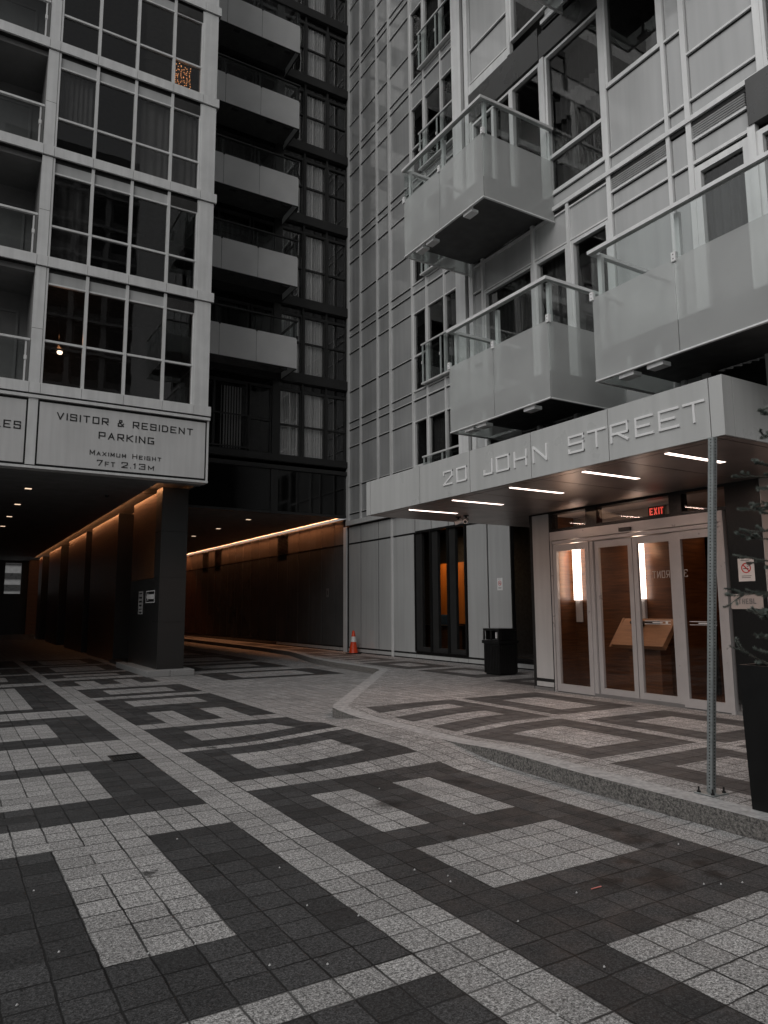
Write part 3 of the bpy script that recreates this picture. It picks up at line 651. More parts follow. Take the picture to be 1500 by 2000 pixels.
# cut lettering
tx = MB()
for ch, a, b in (('2', 9.39, 9.14), ('0', 9.03, 8.77), ('J', 8.35, 8.14), ('O', 8.06, 7.77), ('H', 7.67, 7.40), ('N', 7.28, 7.0), ('S', 6.61, 6.34), ('T', 6.28, 5.98), ('R', 5.91, 5.64), ('E', 5.54, 5.28), ('E', 5.21, 4.94), ('T', 4.89, 4.62)):
    glyph(tx, WC, ch, a, b, 3.63, 3.865, .027, .0, .016)
tx.build('lettering', 'panelw' if False else 'white', canopy)
for k, yy in enumerate((5.31, 6.60, 8.04, 9.47, 10.78)):
    f = MB(); f.box((7.06, yy-.055, CZ0-.006), (8.15, yy-.04, CZ0+.0)); f.box((7.06, yy+.04, CZ0-.006), (8.15, yy+.055, CZ0)); o = f.build('ceiling_light', 'alud', canopy)
    g = MB(); g.box((7.08, yy-.04, CZ0-.008), (8.13, yy+.04, CZ0-.001)); g.build('diffuser', 'led', o)
    strip_light('canopy_lamp', (7.605, yy, CZ0-.02), 1.05, .09, 12, (1, .66, .52))

# ---------------------------------------------------------------- door wall (plane x = 9.58)
dw_ = MB(); B = lambda *a: WDOOR.box(dw_, *a)
dw_.mat(0); B(5.75, 6.27, .36, 3.43, -.3, 0); B(9.84, 10.35, 3.40, 3.43, -.2, 0); B(6.27, 9.84, 3.385, 3.43, -.2, 0)
for a, b in ((8.95, 8.70), (7.22, 7.0), (9.84, 9.775)): B(b, a, 3.04, 3.385, -.15, 0)
B(6.27, 9.84, 3.04, 3.10, -.15, .002)
dw_.mat(1); B(9.87, 10.31, .36, 3.40, -.2, 0)
B(9.87, 10.31, .215, .30, -.2, .004); B(5.75, 6.23, .215, .30, -.2, .004); B(5.2, 5.74, .36, 3.42, -.1, .0); B(-6, 5.18, .36, 3.42, -.1, .0)
dw_.mat(2); B(9.84, 9.87, .15, 3.40, -.2, -.004); B(10.31, 10.35, .15, 3.40, -.2, -.004); B(9.84, 10.34, .30, .36, -.2, -.006); B(5.75, 6.27, .30, .36, -.2, -.006); B(-6, 5.74, .15, .36, -.2, -.006)
dw_.box((9.59, 10.33, .15), (12.2, 10.4, 3.43))
dw_.mat(3); B(5.75, 9.84, .15, .205, -.2, .012); B(9.86, 10.36, .15, .2, -.2, .016)
o = dw_.build('entrance_wall', ['granitedoor', 'panelw', 'gasket', 'alud'], tower)
pk = MB(); WDOOR.box(pk, 4.2, 5.72, .4, 3.41, 0, .012); WDOOR.box(pk, 1, 4.19, .4, 3.41, 0, .012); pk.build('stone_panel', 'pink', tower)
for (a, b) in ((8.95, 9.77), (7.22, 8.70), (6.28, 7.0)): pane(WDOOR, a, b, 3.1, 3.385, tower, 'clear', -.04)
door = MB(); B = lambda *a: WDOOR.box(door, *a)
B(6.30, 9.80, 2.88, 3.04, -.12, .05); B(9.76, 9.80, .15, 2.88, -.12, .045); B(6.30, 6.36, .15, 2.88, -.12, .045)
B(6.36, 9.76, 2.81, 2.868, -.1, .03)
door.box((9.60, 6.36, .15), (9.7, 9.76, .17))
dr = door.build('sliding_door', 'doorframe', tower); dr['label'] = 'automatic four-leaf glass entrance door'
for k, (a, b, dd) in enumerate(((8.885, 9.75, .03), (8.0, 8.80, -.03), (7.20, 7.985, -.03), (6.37, 7.12, .03))):
    f = MB(); q = lambda *a_: WDOOR.box(f, *a_)
    w1 = .085; q(a, a+w1, .17, 2.80, dd-.05, dd); q(b-w1, b, .17, 2.80, dd-.05, dd); q(a+w1, b-w1, .17, .30, dd-.05, dd-.002); q(a+w1, b-w1, 2.68, 2.80, dd-.05, dd-.002)
    if k in (0, 3): q(b if k == 3 else a-.075, b+.075 if k == 3 else a, .16, 2.80, -.08, .008)
    leaf = f.build('door_leaf', 'doorframe', dr); pane(WDOOR, a+w1-.01, b-w1+.01, .29, 2.69, leaf, 'clear', dd-.025)
    if k in (2, 3):
        g = MB(); q2 = lambda *a_: WDOOR.box(g, *a_); q2(a+.15, b-.15, 1.385, 1.392, dd-.025, dd-.022); q2(a+.15, b-.15, 1.432, 1.44, dd-.025, dd-.022); q2(a+.2, a+.24, 1.395, 1.43, dd-.025, dd-.021); q2(a+.3, b-.3, 1.403, 1.42, dd-.025, dd-.0215); g.build('decal', 'alu', leaf)
sn = MB(); WDOOR.box(sn, 7.92, 8.17, 2.90, 2.965, .05, .08); sn.build('motion_sensor', 'blackmetal', dr, bevel=.01)
# lobby behind the door
lb = MB(); lb.mat(0); lb.box((10.55, 7.95, .15), (10.65, 10.3, 3.0)); lb.box((9.62, 10.22, .15), (10.6, 10.3, 3.42)); lb.box((10.66, 7.90, .15), (13.0, 7.96, 3.0)); lb.box((13.0, 3.0, .15), (13.1, 8.0, 3.4)); lb.box((9.75, 6.2, .15), (13, 6.26, 3.4))
lb.mat(1); lb.box((9.6, 3, .10), (13.1, 10.3, .152)); lb.mat(2); lb.box((9.62, 3, 3.425), (13.1, 10.3, 3.5)); lb.box((10.66, 8, 3.0), (13.1, 10.3, 3.42)); lb.mat(3); lb.box((11.4, 6.3, .15), (11.46, 6.38, 2.9)); lb.box((11.4, 7.05, .15), (11.46, 7.12, 2.9)); lb.box((11.4, 7.8, .15), (11.46, 7.9, 2.9)); lb.box((11.4, 6.3, 2.6), (11.46, 7.9, 2.9))
lb.box((12.4, 6.3, .15), (12.6, 6.7, .9)); lb.build('lobby', ['wood', 'woodfloor', 'pink', 'blackmetal'], tower)
wd = MB(); wd.mat(0); wd.box((12.9, 6.3, .3), (12.99, 7.85, 1.0)); wd.build('lobby_warm_panel', 'orange', tower)  # low panel added; its orange stands for warm-lit lobby floor and wood
LW = Wall('x', 10.54)
for (yc, lab) in ((10.06, 'tall glowing wall light behind the left fixed door leaf'), (8.56, 'tall glowing wall light behind the third door leaf')):
    t = thing('wall_light', (10.5, yc, 1.3), lab, 'wall light', 'lobby wall lights')
    g = MB(); g.box((10.44, yc-.07, 1.80), (10.52, yc+.07, 2.86)); g.build('diffuser', 'walllight', t)
    g = MB(); g.box((10.47, yc-.06, 1.38), (10.53, yc+.06, 1.79)); g.build('bracket', 'alu', t)
    area('wall_lamp', (10.40, yc, 2.3), (.12, .9), 3.2, (1, .62, .38), (-1, 0, 0))
    area('wall_lamp', (10.34, yc, 2.7), (.3, .3), 2.2, (1, .58, .34), (1, 0, -.6))
area('lobby_lamp', (11.6, 7.1, 3.38), (1.2, .15), 10, (1, .6, .36), (0, 0, -1)); area('lobby_lamp', (9.95, 8.8, 3.40), (.4, 1.6), 4.5, (1, .6, .38), (.2, 0, -1))
t = thing('directory_desk', (10.1, 8.5, .15), 'sloping oak directory desk with black handset behind the middle door leaves', 'desk')
g = MB(); g.prism([(9.92, 7.75, 1.02), (10.3, 7.75, 1.46), (10.36, 7.75, 1.40), (10.0, 7.75, .96)], (0, 1.05, 0)); g.build('sloped_top', 'desk', t)
g = MB(); g.prism([(9.915, 8.81, .98), (10.3, 8.81, 1.47), (10.42, 8.81, 1.40), (10.42, 8.81, .96)], (0, .04, 0)); g.build('side_panel', 'desk', t)
g = MB(); g.box((10.12, 7.95, .16), (10.38, 8.6, 1.0)); g.build('pedestal', 'wood', t)
g = MB(); g.prism([(9.985, 8.3, 1.125), (10.19, 8.3, 1.36), (10.165, 8.3, 1.385), (9.96, 8.3, 1.15)], (0, .09, 0)); g.build('handset', 'blackmetal', t)
g = MB(); g.prism([(10.2, 8.0, 1.37), (10.225, 8.0, 1.40), (10.2, 8.0, 1.42), (10.175, 8.0, 1.39)], (0, .6, 0)); g.build('bar', 'blackmetal', t)
# exit sign and mirrored decal inside
EX = Wall('x', 10.32)
t = thing('exit_sign', (10.33, 8.0, 3.2), 'small red EXIT sign hanging inside above the entrance door', 'exit sign')
g = MB(); EX.box(g, 7.86, 8.2, 3.2, 3.37, -.05, 0); g.build('housing', 'blackmetal', t); g = MB(); text(g, EX, 'EXIT', 8.17, 7.89, 3.225, 3.345, .022, 0, .004); g.build('lettering', 'exit', t)
DC = Wall('x', 10.3)
g = MB(); text(g, DC, '30 FRONT', 7.48, 8.16, 2.14, 2.26, .012, 0, .004); g.mat(1)
o = g.build('mirrored_lettering', 'alu', tower); o['label'] = 'back-to-front lettering on the inner lobby glass'

# ---------------------------------------------------------------- left block with parking sign
lblock = thing('panel_clad_block', (3, 20, 0), 'left-hand block with silver-framed window grid over the parking entrance', 'building')
BA = [6.62, 9.72, 12.53, 15.34, 18.15, 20.96]
bd = MB(); sp = MB(); joint_shade = MB()
cx = [-8, -5.6, -2.6, 1.31, 1.55, 2.43, 3.385, 4.32, 5.12, 5.57]
for b in BA:
    for a, c in zip(cx, cx[1:]): WS.box(bd, a+.004, c-.004, b, b+.25, -.3, .075)
    WS.box(joint_shade, -8, 5.55, b-.02, b, -.3, .02)
for lo, hi in zip(BA, BA[1:]):
    WS.box(bd, 1.30, 1.53, lo+.25, hi-.02, -.3, .03); WS.box(bd, 5.12, 5.50, lo+.25, hi-.02, -.4, .03); WS.box(bd, -2.85, -2.6, lo+.25, hi-.02, -.3, .03); WS.box(bd, -8, -6, lo+.25, hi-.02, -.3, .03)
    WS.box(bd, 5.07, 5.12, lo+.25, hi-.02, -.1, .018); WS.box(bd, 1.54, 1.585, lo+.25, hi-.02, -.1, .018)
    WS.box(joint_shade, 1.53, 1.54, lo+.25, hi-.02, -.1, .0)
    sp1 = MB(); WS.box(sp1, 1.585, 4.345, hi-.38, hi-.02, -.12, -.03); sp1.build('spandrel', 'panel', lblock); WS.box(joint_shade, 1.585, 5.07, hi-.11, hi-.02, -.04, -.028)  # dark strip across the spandrel top stands for the band's shadow
    WS.box(joint_shade, 1.30, 1.53, (lo+hi)/2+.0, (lo+hi)/2+.008, -.05, .031)
bd.build('frame', 'alu', lblock); joint_shade.build('joint_line', 'gasket', lblock)  # joints, plus the painted shadow strips under the bands
bx = [1.585, 2.45, 3.385, 4.32, 5.07]
for k, (lo, hi) in enumerate(zip(BA, BA[1:])):
    louvre(WS, 4.36, 5.06, hi-.37, hi-.1, lblock, 'alud', .03)
    for i in range(4):
        a, c = bx[i], bx[i+1]
        fr = MB(); q = lambda *a_: WS.box(fr, *a_)
        if i < 3: q(c-.035, c+.035, lo+.25, hi-.02, -.1, .02)
        q(a+(.035 if i else 0), c-(.035 if i < 3 else 0), hi-.41, hi-.37, -.08, .0); q(a+(.035 if i else 0), c-(.035 if i < 3 else 0), lo+1.04+.0, lo+1.04+.05, -.08, .002) if k else q(a+(.035 if i else 0), c-(.035 if i < 3 else 0), lo+1.28, lo+1.33, -.08, .002)
        q(a+(.035 if i else 0), c-(.035 if i < 3 else 0), lo+.25, lo+.265, -.08, -.002)
        if i == 3: q(c-.02, c, lo+.25, hi-.37, -.1, -.004)
        o = fr.build('window', 'alu', lblock)
        mz = lo+1.3 if k == 0 else lo+1.06
        pane(WS, a+.01, c-.01, lo+.25, mz, o, 'win', -.05); pane(WS, a+.01, c-.01, mz, hi-.39, o, 'win', -.052)
        if (k, i) in ((2, 2), (2, 3), (1, 0)): curtain(WS, a+.04, c-.04, lo+.27, hi-.4, o, 'curtainm' if k == 2 else 'curtaind', -.2, .02, .2)
        if (k, i) == (2, 0): curtain(WS, a+.04, c-.04, mz+.1, hi-.4, o, 'curtainm', -.2, .02, .12)
# recessed balconies left of the pier
rc = MB(); bk = MB()
for k, (lo, hi) in enumerate(zip([4.87]+BA, BA+[23])):
    if k == 0: continue
    rc.box((-2.6, 18.0, lo+.1), (1.3, 19.6, lo+.2)); rc.box((-2.6, 18.0, hi-.15), (1.3, 19.6, hi+.05)); rc.box((1.29, 18.0, lo+.2), (1.36, 19.6, hi-.15)); rc.box((-2.66, 18.0, lo+.2), (-2.6, 19.6, hi-.15))
    rc.box((-2.6, 19.5, lo+.2), (1.3, 19.6, hi-.15))
    WB = Wall('y', 19.5)
    if k < 6: window(WB, -2.2, 1.1, lo+.3, hi-.6, lblock, fm='alud', mull=(-1.1, 0.15), fw=.06, cur=(.6, .8), cm='curtaind')
    if k < 6:
        r = MB(); WS.box(r, -2.6, 1.28, lo+1.24, lo+1.29, -.06, .02)
        for s in (-2.5, -1.15, .08, 1.2): WS.box(r, s-.018, s+.018, lo+.25, lo+1.24, -.05, -.012)
        rr = r.build('railing', 'alu', lblock)
        for a, c in ((-2.48, -1.17), (-1.13, .06), (.10, 1.17)): g = MB(); WS.box(g, a, c, lo+.29, lo+1.18, -.03, -.02); g.build('glass_panel', 'clearg', rr)
        for s in (-1.15, .08, 1.2): g = MB(); WS.box(g, s-.03, s+.03, lo+.78, lo+.88, -.05, .0); g.build('clamp', 'white', rr)
rc.build('balcony_recess', 'ceil', lblock)
for k, (lo, hi) in enumerate(zip(BA, BA[1:])):
    window(WS, -5.9, -2.9, lo+.28, hi-.03, lblock, mull=(-4.9, -3.9), mids=(lo+1.2,))
co = MB(); co.box((-8, 20.4, 4.9), (5.5, 20.5, 21.2)); co.box((-8, 18.2, 21.21), (5.56, 22.75, 21.4)); co.box((5.44, 18.2, 4.9), (5.5, 22.75, 21.2)); co.box((1.38, 18.2, 4.9), (1.44, 20.4, 21.2)); co.box((-8, 18.2, 4.9), (-7.9, 22.7, 21.2))
for b in BA: co.box((1.45, 18.21, b-.05), (5.43, 20.4, b+.12)); co.box((-7.9, 18.21, b-.05), (-2.7, 20.4, b+.12))
co.build('interior', 'interior', lblock)
es = MB(); es.box((5.501, 17.99, 4.95), (5.53, 22.74, 21.3)); es.build('side_cladding', 'panel', lblock)
# sign fascia
sg = MB(); q = lambda *a_: WS.box(sg, *a_)
sg.mat(0); q(-8, 5.56, 6.51, 6.58, -.2, .06); q(1.325, 1.525, 4.955, 6.51, -.2, .02); q(-2.8, -2.6, 4.955, 6.51, -.2, .02); q(-8, 5.545, 4.87, 4.925, -.3, .035); q(5.50, 5.545, 4.926, 6.50, -.3, .01)
sg.mat(2); q(-8, 5.49, 4.93, 6.50, -.2, -.03); q(-8, 5.55, 6.585, 6.615, -.2, .03)
sg.mat(1); q(-2.57, 1.285, 4.985, 6.445, -.02, .0); q(1.565, 5.455, 4.985, 6.445, -.02, .0); q(-8, -2.83, 4.985, 6.445, -.02, 0)
sb = sg.build('sign_fascia', ['alu', 'sign', 'gasket'], lblock)
tx = MB(); k_ = .0
text(tx, WS, 'VISITOR & RESIDENT', 1.935, 5.13, 6.075, 6.245, .026)
text(tx, WS, 'PARKING', 2.87, 4.17, 5.725, 5.895, .026)
text(tx, WS, 'Maximum Height', 2.69, 4.36, 5.315, 5.435, .017)
text(tx, WS, '7', 2.86, 2.99, 5.07, 5.21, .02); text(tx, WS, 'ft', 3.04, 3.27, 5.07, 5.21, .018); text(tx, WS, '2.13', 3.42, 3.98, 5.07, 5.21, .02); text(tx, WS, 'm', 4.05, 4.19, 5.07, 5.21, .018)
t2_ = MB(); text(t2_, WS, 'VEHICLES', -.25, 1.20, 5.745, 5.925, .026)
tx.build('lettering', 'blackp', sb); t2_.build('lettering', 'blackp', sb)
# underpass soffit, pillar and wall
uc = MB(); uc.box((-8, 17.99, 4.875), (4.44, 56, 4.95)); uc.box((4.44, 17.99, 4.876), (5.53, 18.5, 4.95)); uc.box((4.44, 18.501, 5.04), (5.53, 56, 5.1)); uc.box((4.40, 17.99, 4.951), (4.439, 56, 5.1));  uc.box((5.53, 22.8, 4.955), (12.1, 45, 5.1)); uc.box((12.1, 23.3, 5.08), (12.2, 45, 5.13)); uc.box((12.1, 22.8, 4.956), (12.2, 23.29, 5.1))
uc.build('soffit', 'ceil', lblock)
pl = MB(); pl.box((4.70, 19.0, .15), (5.385, 19.62, 4.87)); pl.mat(1); pl.box((4.694, 18.994, 2.495), (5.39, 19.62, 2.503)); pl.box((4.6935, 18.9935, 1.345), (5.3905, 19.62, 1.353)); pl.box((4.693, 18.993, 3.7), (5.391, 19.62, 3.708))
po = pl.build('pillar', ['granite', 'gasket'], lblock); po['label'] = 'polished black granite corner pillar'
kb = MB()
kb.box((4.36, 18.55, 0), (4.93, 18.85, .16)); kb.box((4.94, 18.555, 0), (5.55, 18.85, .155)); kb.box((4.365, 18.86, 0), (4.6, 20.4, .158)); kb.box((4.37, 20.41, 0), (4.6, 22.4, .156)); kb.box((5.40, 18.86, 0), (5.56, 20.2, .157)); kb.box((4.61, 18.86, 0), (5.39, 22, .15))
kb.build('kerb_base', 'granitelt', po, bevel=.015)
ww = MB(); ww.mat(0); ww.box((5.22, 19.63, 0), (5.32, 48.3, 4.9)); ww.mat(1); ww.box((5.33, 19.63, 0), (5.44, 48.3, 4.96))
for (a, b) in ((19.63, 22.4), (24.7, 29.7), (31.1, 35.9), (38.6, 43.2), (46.5, 48.2)):
    ww.mat(0); ww.box((4.71, a+.01, 2.51 if a < 20 else 0), (5.215, b, 4.80)); ww.mat(1); ww.box((4.705, a-.02, 0), (5.216, a+.009, 4.83))
    if a < 20: ww.box((4.705, a+.01, 0), (5.215, b, 2.495))
ww.mat(1); ww.box((4.6, 22.41, 0), (5.21, 24.6, .12))
ww.build('underpass_wall', ['wood', 'granite'], lblock)
ewm = MB(); ewm.mat(1)
def hole_wall(m, x0, x1, y, z0, z1, holes):
    xsn = sorted({x0, x1} | {h[0] for h in holes} | {h[1] for h in holes}); zsn = sorted({z0, z1} | {h[2] for h in holes} | {h[3] for h in holes})
    for a, b in zip(xsn, xsn[1:]):
        for c, d in zip(zsn, zsn[1:]):
            if not any(h[0] <= (a+b)/2 <= h[1] and h[2] <= (c+d)/2 <= h[3] for h in holes): m.box((a, y, c), (b, y+.3, d))
hole_wall(ewm, -8, 7.5, 52, 0, 5.0, [(3.12, 4.06, 2.75, 4.72), (-1.5, .2, 2.75, 4.72), (5.28, 5.9, 2.75, 4.72)])
ewm.mat(0); ewm.box((4.45, 51.7, 0), (5.2, 51.95, 4.9)); ewm.box((-8, 17.99, 0), (-7.9, 56, 4.9))
ewm.build('end_wall', ['wood', 'granite'], lblock)
kx = MB(); kx.box((1.5, 47.4, 0), (4.6, 47.75, .28)); ko = kx.build('loading_kerb', 'concrete'); tag(ko, 'pale raised kerb across the far end of the left underpass', 'kerb')
# LED cove of the left underpass
cv = MB(); cv.box((4.445, 18.6, 4.96), (4.46, 48, 4.98)); cv.build('cove_light', 'ledw', lblock)
for k in range(6): strip_light('cove_lamp', (4.49, 21.3+5.4*k, 4.93), .05, 5.3, 13, (1, .42, .17), matrix=(0, -D2R(72), 0)); strip_light('cove_lamp', (4.52, 21.3+5.4*k, 4.90), .06, 5.3, 7, (1, .42, .17), matrix=(math.pi, 0, 0))
for k in range(9):
    g = MB(); g.box((1.60, 20.95+3.32*k, 4.868), (1.76, 21.1+3.32*k, 4.874)); g.build('downlight', 'down', lblock)
# LED cove of the right underpass
cv = MB(); cv.box((12.17, 23.3, 4.955), (12.19, 44.5, 4.972)); cv.build('cove_light', 'ledw', tower)
for k in range(4): strip_light('cove_lamp', (12.135, 26+5.4*k, 5.045), .03, 5.3, 70, (1, .40, .17), matrix=(0, -D2R(22), 0))
rw = MB(); rw.box((5.45, 43.5, 0), (12.2, 43.7, 4.96)); o = rw.build('end_wall', 'wood', tower)
for k in range(6):
    g = MB(); g.box((9.30, 25.1+3.45*k, 4.948), (9.46, 25.25+3.45*k, 4.953)); g.build('downlight', 'down', tower)

# ---------------------------------------------------------------- dark recessed block between the two
dblock = thing('dark_glass_block', (9, 24, 0), 'recessed black glass block with stacked balconies between the left block and the glass tower', 'building')
DBm = [6.72, 9.62, 12.44, 15.66, 18.55, 21.35, 24.2]; ends = DBm+[27.1]
be = MB(); fr = MB(); dg = MB()
for k, b in enumerate(DBm):
    WD.box(be, 5.5, 12.2, b, b+(.22 if k == 0 else .34), -.2, .14); WD.box(fr, 5.5, 12.19, b-.02, b, -.2, .10)
    WD.box(fr, 5.5, 12.17, b-.30, b-.25, -.1, .03); WD.box(dg, 5.5, 12.17, b-.25, b-.02, -.1, -.02)
WD.box(be, 5.5, 12.21, 6.44, 6.58, -.2, .10); WD.box(dg, 5.5, 12.2, 6.58, 6.7, -.2, -.02)
WD.box(be, 9.24, 9.50, 4.96, 6.43, -.2, .05); WD.box(dg, 5.5, 9.23, 5.0, 6.43, -.1, 0); WD.box(dg, 9.51, 12.2, 5.0, 6.43, -.1, 0); WD.box(be, 5.5, 12.2, 4.90, 4.99, -.2, .03)
WD.box(be, 9.24, 9.50, 6.95, 27, -.2, .06)
for s in (10.39, 11.32): WD.box(fr, s-.035, s+.035, 6.95, 27, -.1, .055)
WD.box(fr, 12.14, 12.2, 6.95, 27, -.1, .055)
be.build('beam', 'darkbeam', dblock); fr.build('mullion', 'darkbeam', dblock); dg.build('black_panel', 'blackglass', dblock)
for k in range(len(DBm)):
    lo, hi = DBm[k]+(.22 if k == 0 else .34), ends[k+1]-.3; mz = DBm[k]+1.48 if k else 8.05
    for i, (a, c) in enumerate(((9.51, 10.35), (10.43, 11.28), (11.36, 12.13))):
        o = window(WD, a, c, lo, hi, dblock, mids=(mz if k == 0 else DBm[k]+1.52,), fm='darkbeam', pm='winr', fw=.04)
        if i == 1: curtain(WD, a+.03, c-.03, lo+.03, hi-.03, o, 'curtain', -.12, .02, .1)
        if i == 0 and k < 2: curtain(WD, a+.03, c-.03, lo+.03, hi-.03, o, 'curtain', -.12, .02, .1)
        if i == 0 and k >= 2: curtain(WD, a+.3, c-.03, lo+.03, hi-.03, o, 'curtaind', -.15, .02, .12)
        if i == 2: curtain(WD, a+.05, c-.2, lo+.03, hi-.03, o, 'curtaind', -.22, .02, .15)
    o = window(WD, 5.55, 8.35, lo, hi, dblock, fm='darkbeam', fw=.06, mull=(7.2,)); o2 = window(WD, 8.42, 9.22, lo, hi, dblock, mids=(DBm[k]+1.4,), fm='darkbeam')
    if k == 0:
        bl_ = MB()
        for i in range(8): WD.box(bl_, 7.5+i*.095, 7.5+i*.095+(.05 if i else .02), lo+.08, hi-.12, -.21, -.20)
        bl_.build('vertical_blind', 'curtain', o)
        for i in range(5): pass
        rl = MB(); WD.box(rl, 5.6, 8.38, 8.12, 8.17, .1, .14); WD.box(rl, 5.6, 8.38, 7.02, 7.07, .1, .14)
        for s in (5.62, 6.9, 8.36): WD.box(rl, s-.02, s+.02, 7.07, 8.12, .1, .13)
        rl.build('railing', 'darkbeam', dblock)
    elif k < 7:
        curtain(WD, 6.0, 8.2, lo+.05, hi-.05, o, 'curtaind', -.3, .03, .2)
for k, zz in enumerate((9.62, 12.50, 15.42, 18.32, 21.25)):
    balcony(WD, 5.7, 9.53, zz, 1.42, dblock, (6.86, 8.1), rail='darkbeam', frost='frostd', clamp='blackmetal', slabm='soffit', ends=(False, True), hf=1.06, ht=1.62)
co = MB(); co.box((5.5, 24.0, 4.97), (12.3, 24.1, 27)); co.box((5.5, 22.77, 27.02), (12.3, 24.1, 27.2)); co.box((12.2, 22.9, 4.97), (12.3, 24.1, 27))
for b in DBm: co.box((5.5, 22.96, b), (12.19, 24, b+.2))
co.box((9.3, 22.96, 6.9), (9.4, 24, 27)); co.box((5.45, 22.9, 5.0), (5.5, 24, 27)); co.build('interior', 'interior', dblock)

# ---------------------------------------------------------------- things in windows
t = thing('pendant_lamp', (2.0, 19.2, 6.95), 'lit pendant lamp under a warm ceiling in the lowest left window', 'lamp')
g = MB(); g.tube((2.02, 19.2, 8.3), (2.02, 19.2, 9.35), .008, n=6); g.build('cord', 'blackmetal', t); g = MB(); g.lathe([(.03, .17), (.06, .13), (.20, .02), (.21, 0)], (2.02, 19.2, 8.14), 20); g.build('lamp_shade', 'blackmetal', t)
g = MB(); g.lathe([(.0, .05), (.06, .03), (.07, 0), (.05, -.04), (0, -.06)], (2.06, 19.2, 8.13), 12); g.build('bulb', 'bulb', t)
pl_ = bpy.data.lights.new('pendant_light', 'POINT'); pl_.energy = 4; pl_.color = (1, .42, .18); pl_.shadow_soft_size = .08
po_ = bpy.data.objects.new('pendant_light', pl_); COL.objects.link(po_); po_.location = (2.06, 19.2, 8.55)
g = MB()
for sx_ in (4.42, 4.50, 4.58, 4.66, 4.74, 4.82):
    z = 16.62 if sx_ != 4.66 else 16.55; top = 16.55-.12*abs(math.sin(sx_*9))
    n = 13; 
    for i in range(n):
        x = sx_+random.uniform(-.022, .022); zz = 15.62+(top-15.62)*i/n+random.uniform(-.02, .02); g.lathe([(0, -.011), (.011, 0), (0, .011)], (x, 18.12+random.uniform(-.02, .02), zz), 6)
o = g.build('string_lights', 'fairy'); tag(o, 'warm fairy lights hanging in an upper window of the left block', 'string lights')

# ---------------------------------------------------------------- street things
# traffic cone
t = thing('traffic_cone', (11.93, 21.75, .15), 'orange traffic cone with a white band against the pale wall', 'traffic cone')
g = MB(); g.box((-.2, -.2, 0), (.2, .2, .035)); g.build('base', 'canblack', t, False, .01)
prof = [(.155, .035), (.15, .05), (.098, .38), (.07, .58), (.036, .77), (.03, .775), (.0, .775)]
g = MB(); g.lathe(prof, n=28); g.build('cone_body', 'orangeplastic', t, False, smooth=True); g = MB(); g.lathe([(.0985, .40), (.0725, .575)], n=28); g.build('reflective_band', 'reflective', t, False, smooth=True)
# litter bin
t = thing('litter_bin', (11.0, 13.03, .15), 'square black litter bin with ribbed sides and twin openings beside the dark window', 'litter bin')
g = MB(); g.box((-.26, -.27, .03), (.26, .27, .70))
for k in range(10): g.box((-.275, -.26+k*.054, .05), (-.26, -.235+k*.054, .66))
for k in range(10): g.box((-.25+k*.054, -.285, .05), (-.225+k*.054, -.27, .66))
g.build('ribbed_body', 'canblack', t, False); g = MB(); g.box((-.23, -.24, 0), (.23, .24, .03)); g.build('foot', 'blackmetal', t, False)
g = MB(); g.box((-.295, -.305, .70), (.295, .305, .775)); g.build('rim', 'canblack', t, False, .008)
g = MB()
H1, H2 = .79, .99
for (a, b) in ((-.28, -.24), (-.02, .03), (.24, .28)): g.box((-.275, a, H1-.01), (-.235, b, H2))
for (a, b) in ((-.234, -.2), (.2, .27)): g.box((a, -.28, H1-.01), (b, -.24, H2))
g.box((-.275, -.28, H2), (.275, .28, 1.04)); g.box((.23, -.27, H1-.01), (.27, .27, H2)); g.box((-.2, .24, H1-.01), (.23, .28, H2)); g.box((-.19, -.279, H1-.01), (.2, -.25, H2-.001))
g.build('hood', 'canblack', t, False, .01); g = MB(); g.tube((-.2, -.12, .82), (-.2, -.12, .96), .03, n=10); g.build('liner_edge', 'alu', t, False)
# sign post
t = thing('sign_post', (5.415, 3.84, .15), 'bare perforated galvanised steel post bolted to the pavement', 'post')
h = 2.9; w_ = .026; lean = Vector((0.0, -.225, 0)); ang = D2R(0)
pm = MB(); c, s_ = math.cos(ang), math.sin(ang)
cor = [(-w_, -w_), (w_, -w_), (w_, w_), (-w_, w_)]
pm.prism([(x, y, .01) for x, y in cor], (lean.x, lean.y, h)); po2 = pm.build('perforated_tube', 'galv', t, False, .003)
hm = MB()
for k in range(111):
    z = .05+k*.0258; ly = lean.y*z/h
    P0 = [(math.cos(a)*.0058, math.sin(a)*.0058) for a in [i*math.pi/4 for i in range(8)]]
    hm.prism([(-w_-.0008, ly+p[0], z+p[1]) for p in P0], (.003, 0, 0)); hm.prism([(p[0], ly-w_-.0010, z+p[1]) for p in P0], (0, .003, 0))
hm.build('punched_holes', 'hole', po2)
g = MB(); g.box((-.1, -.09, 0), (.1, .09, .011)); g.build('base_plate', 'galv', t, False, .003)
for (a, b) in ((-.075, .06), (.075, .06), (.07, -.065), (-.075, -.065)):
    g = MB(); g.tube((a, b, .01), (a, b, .055), .008, n=6); g.tube((a, b, .01), (a, b, .024), .016, n=6); g.build('bolt', 'blackmetal', t, False)
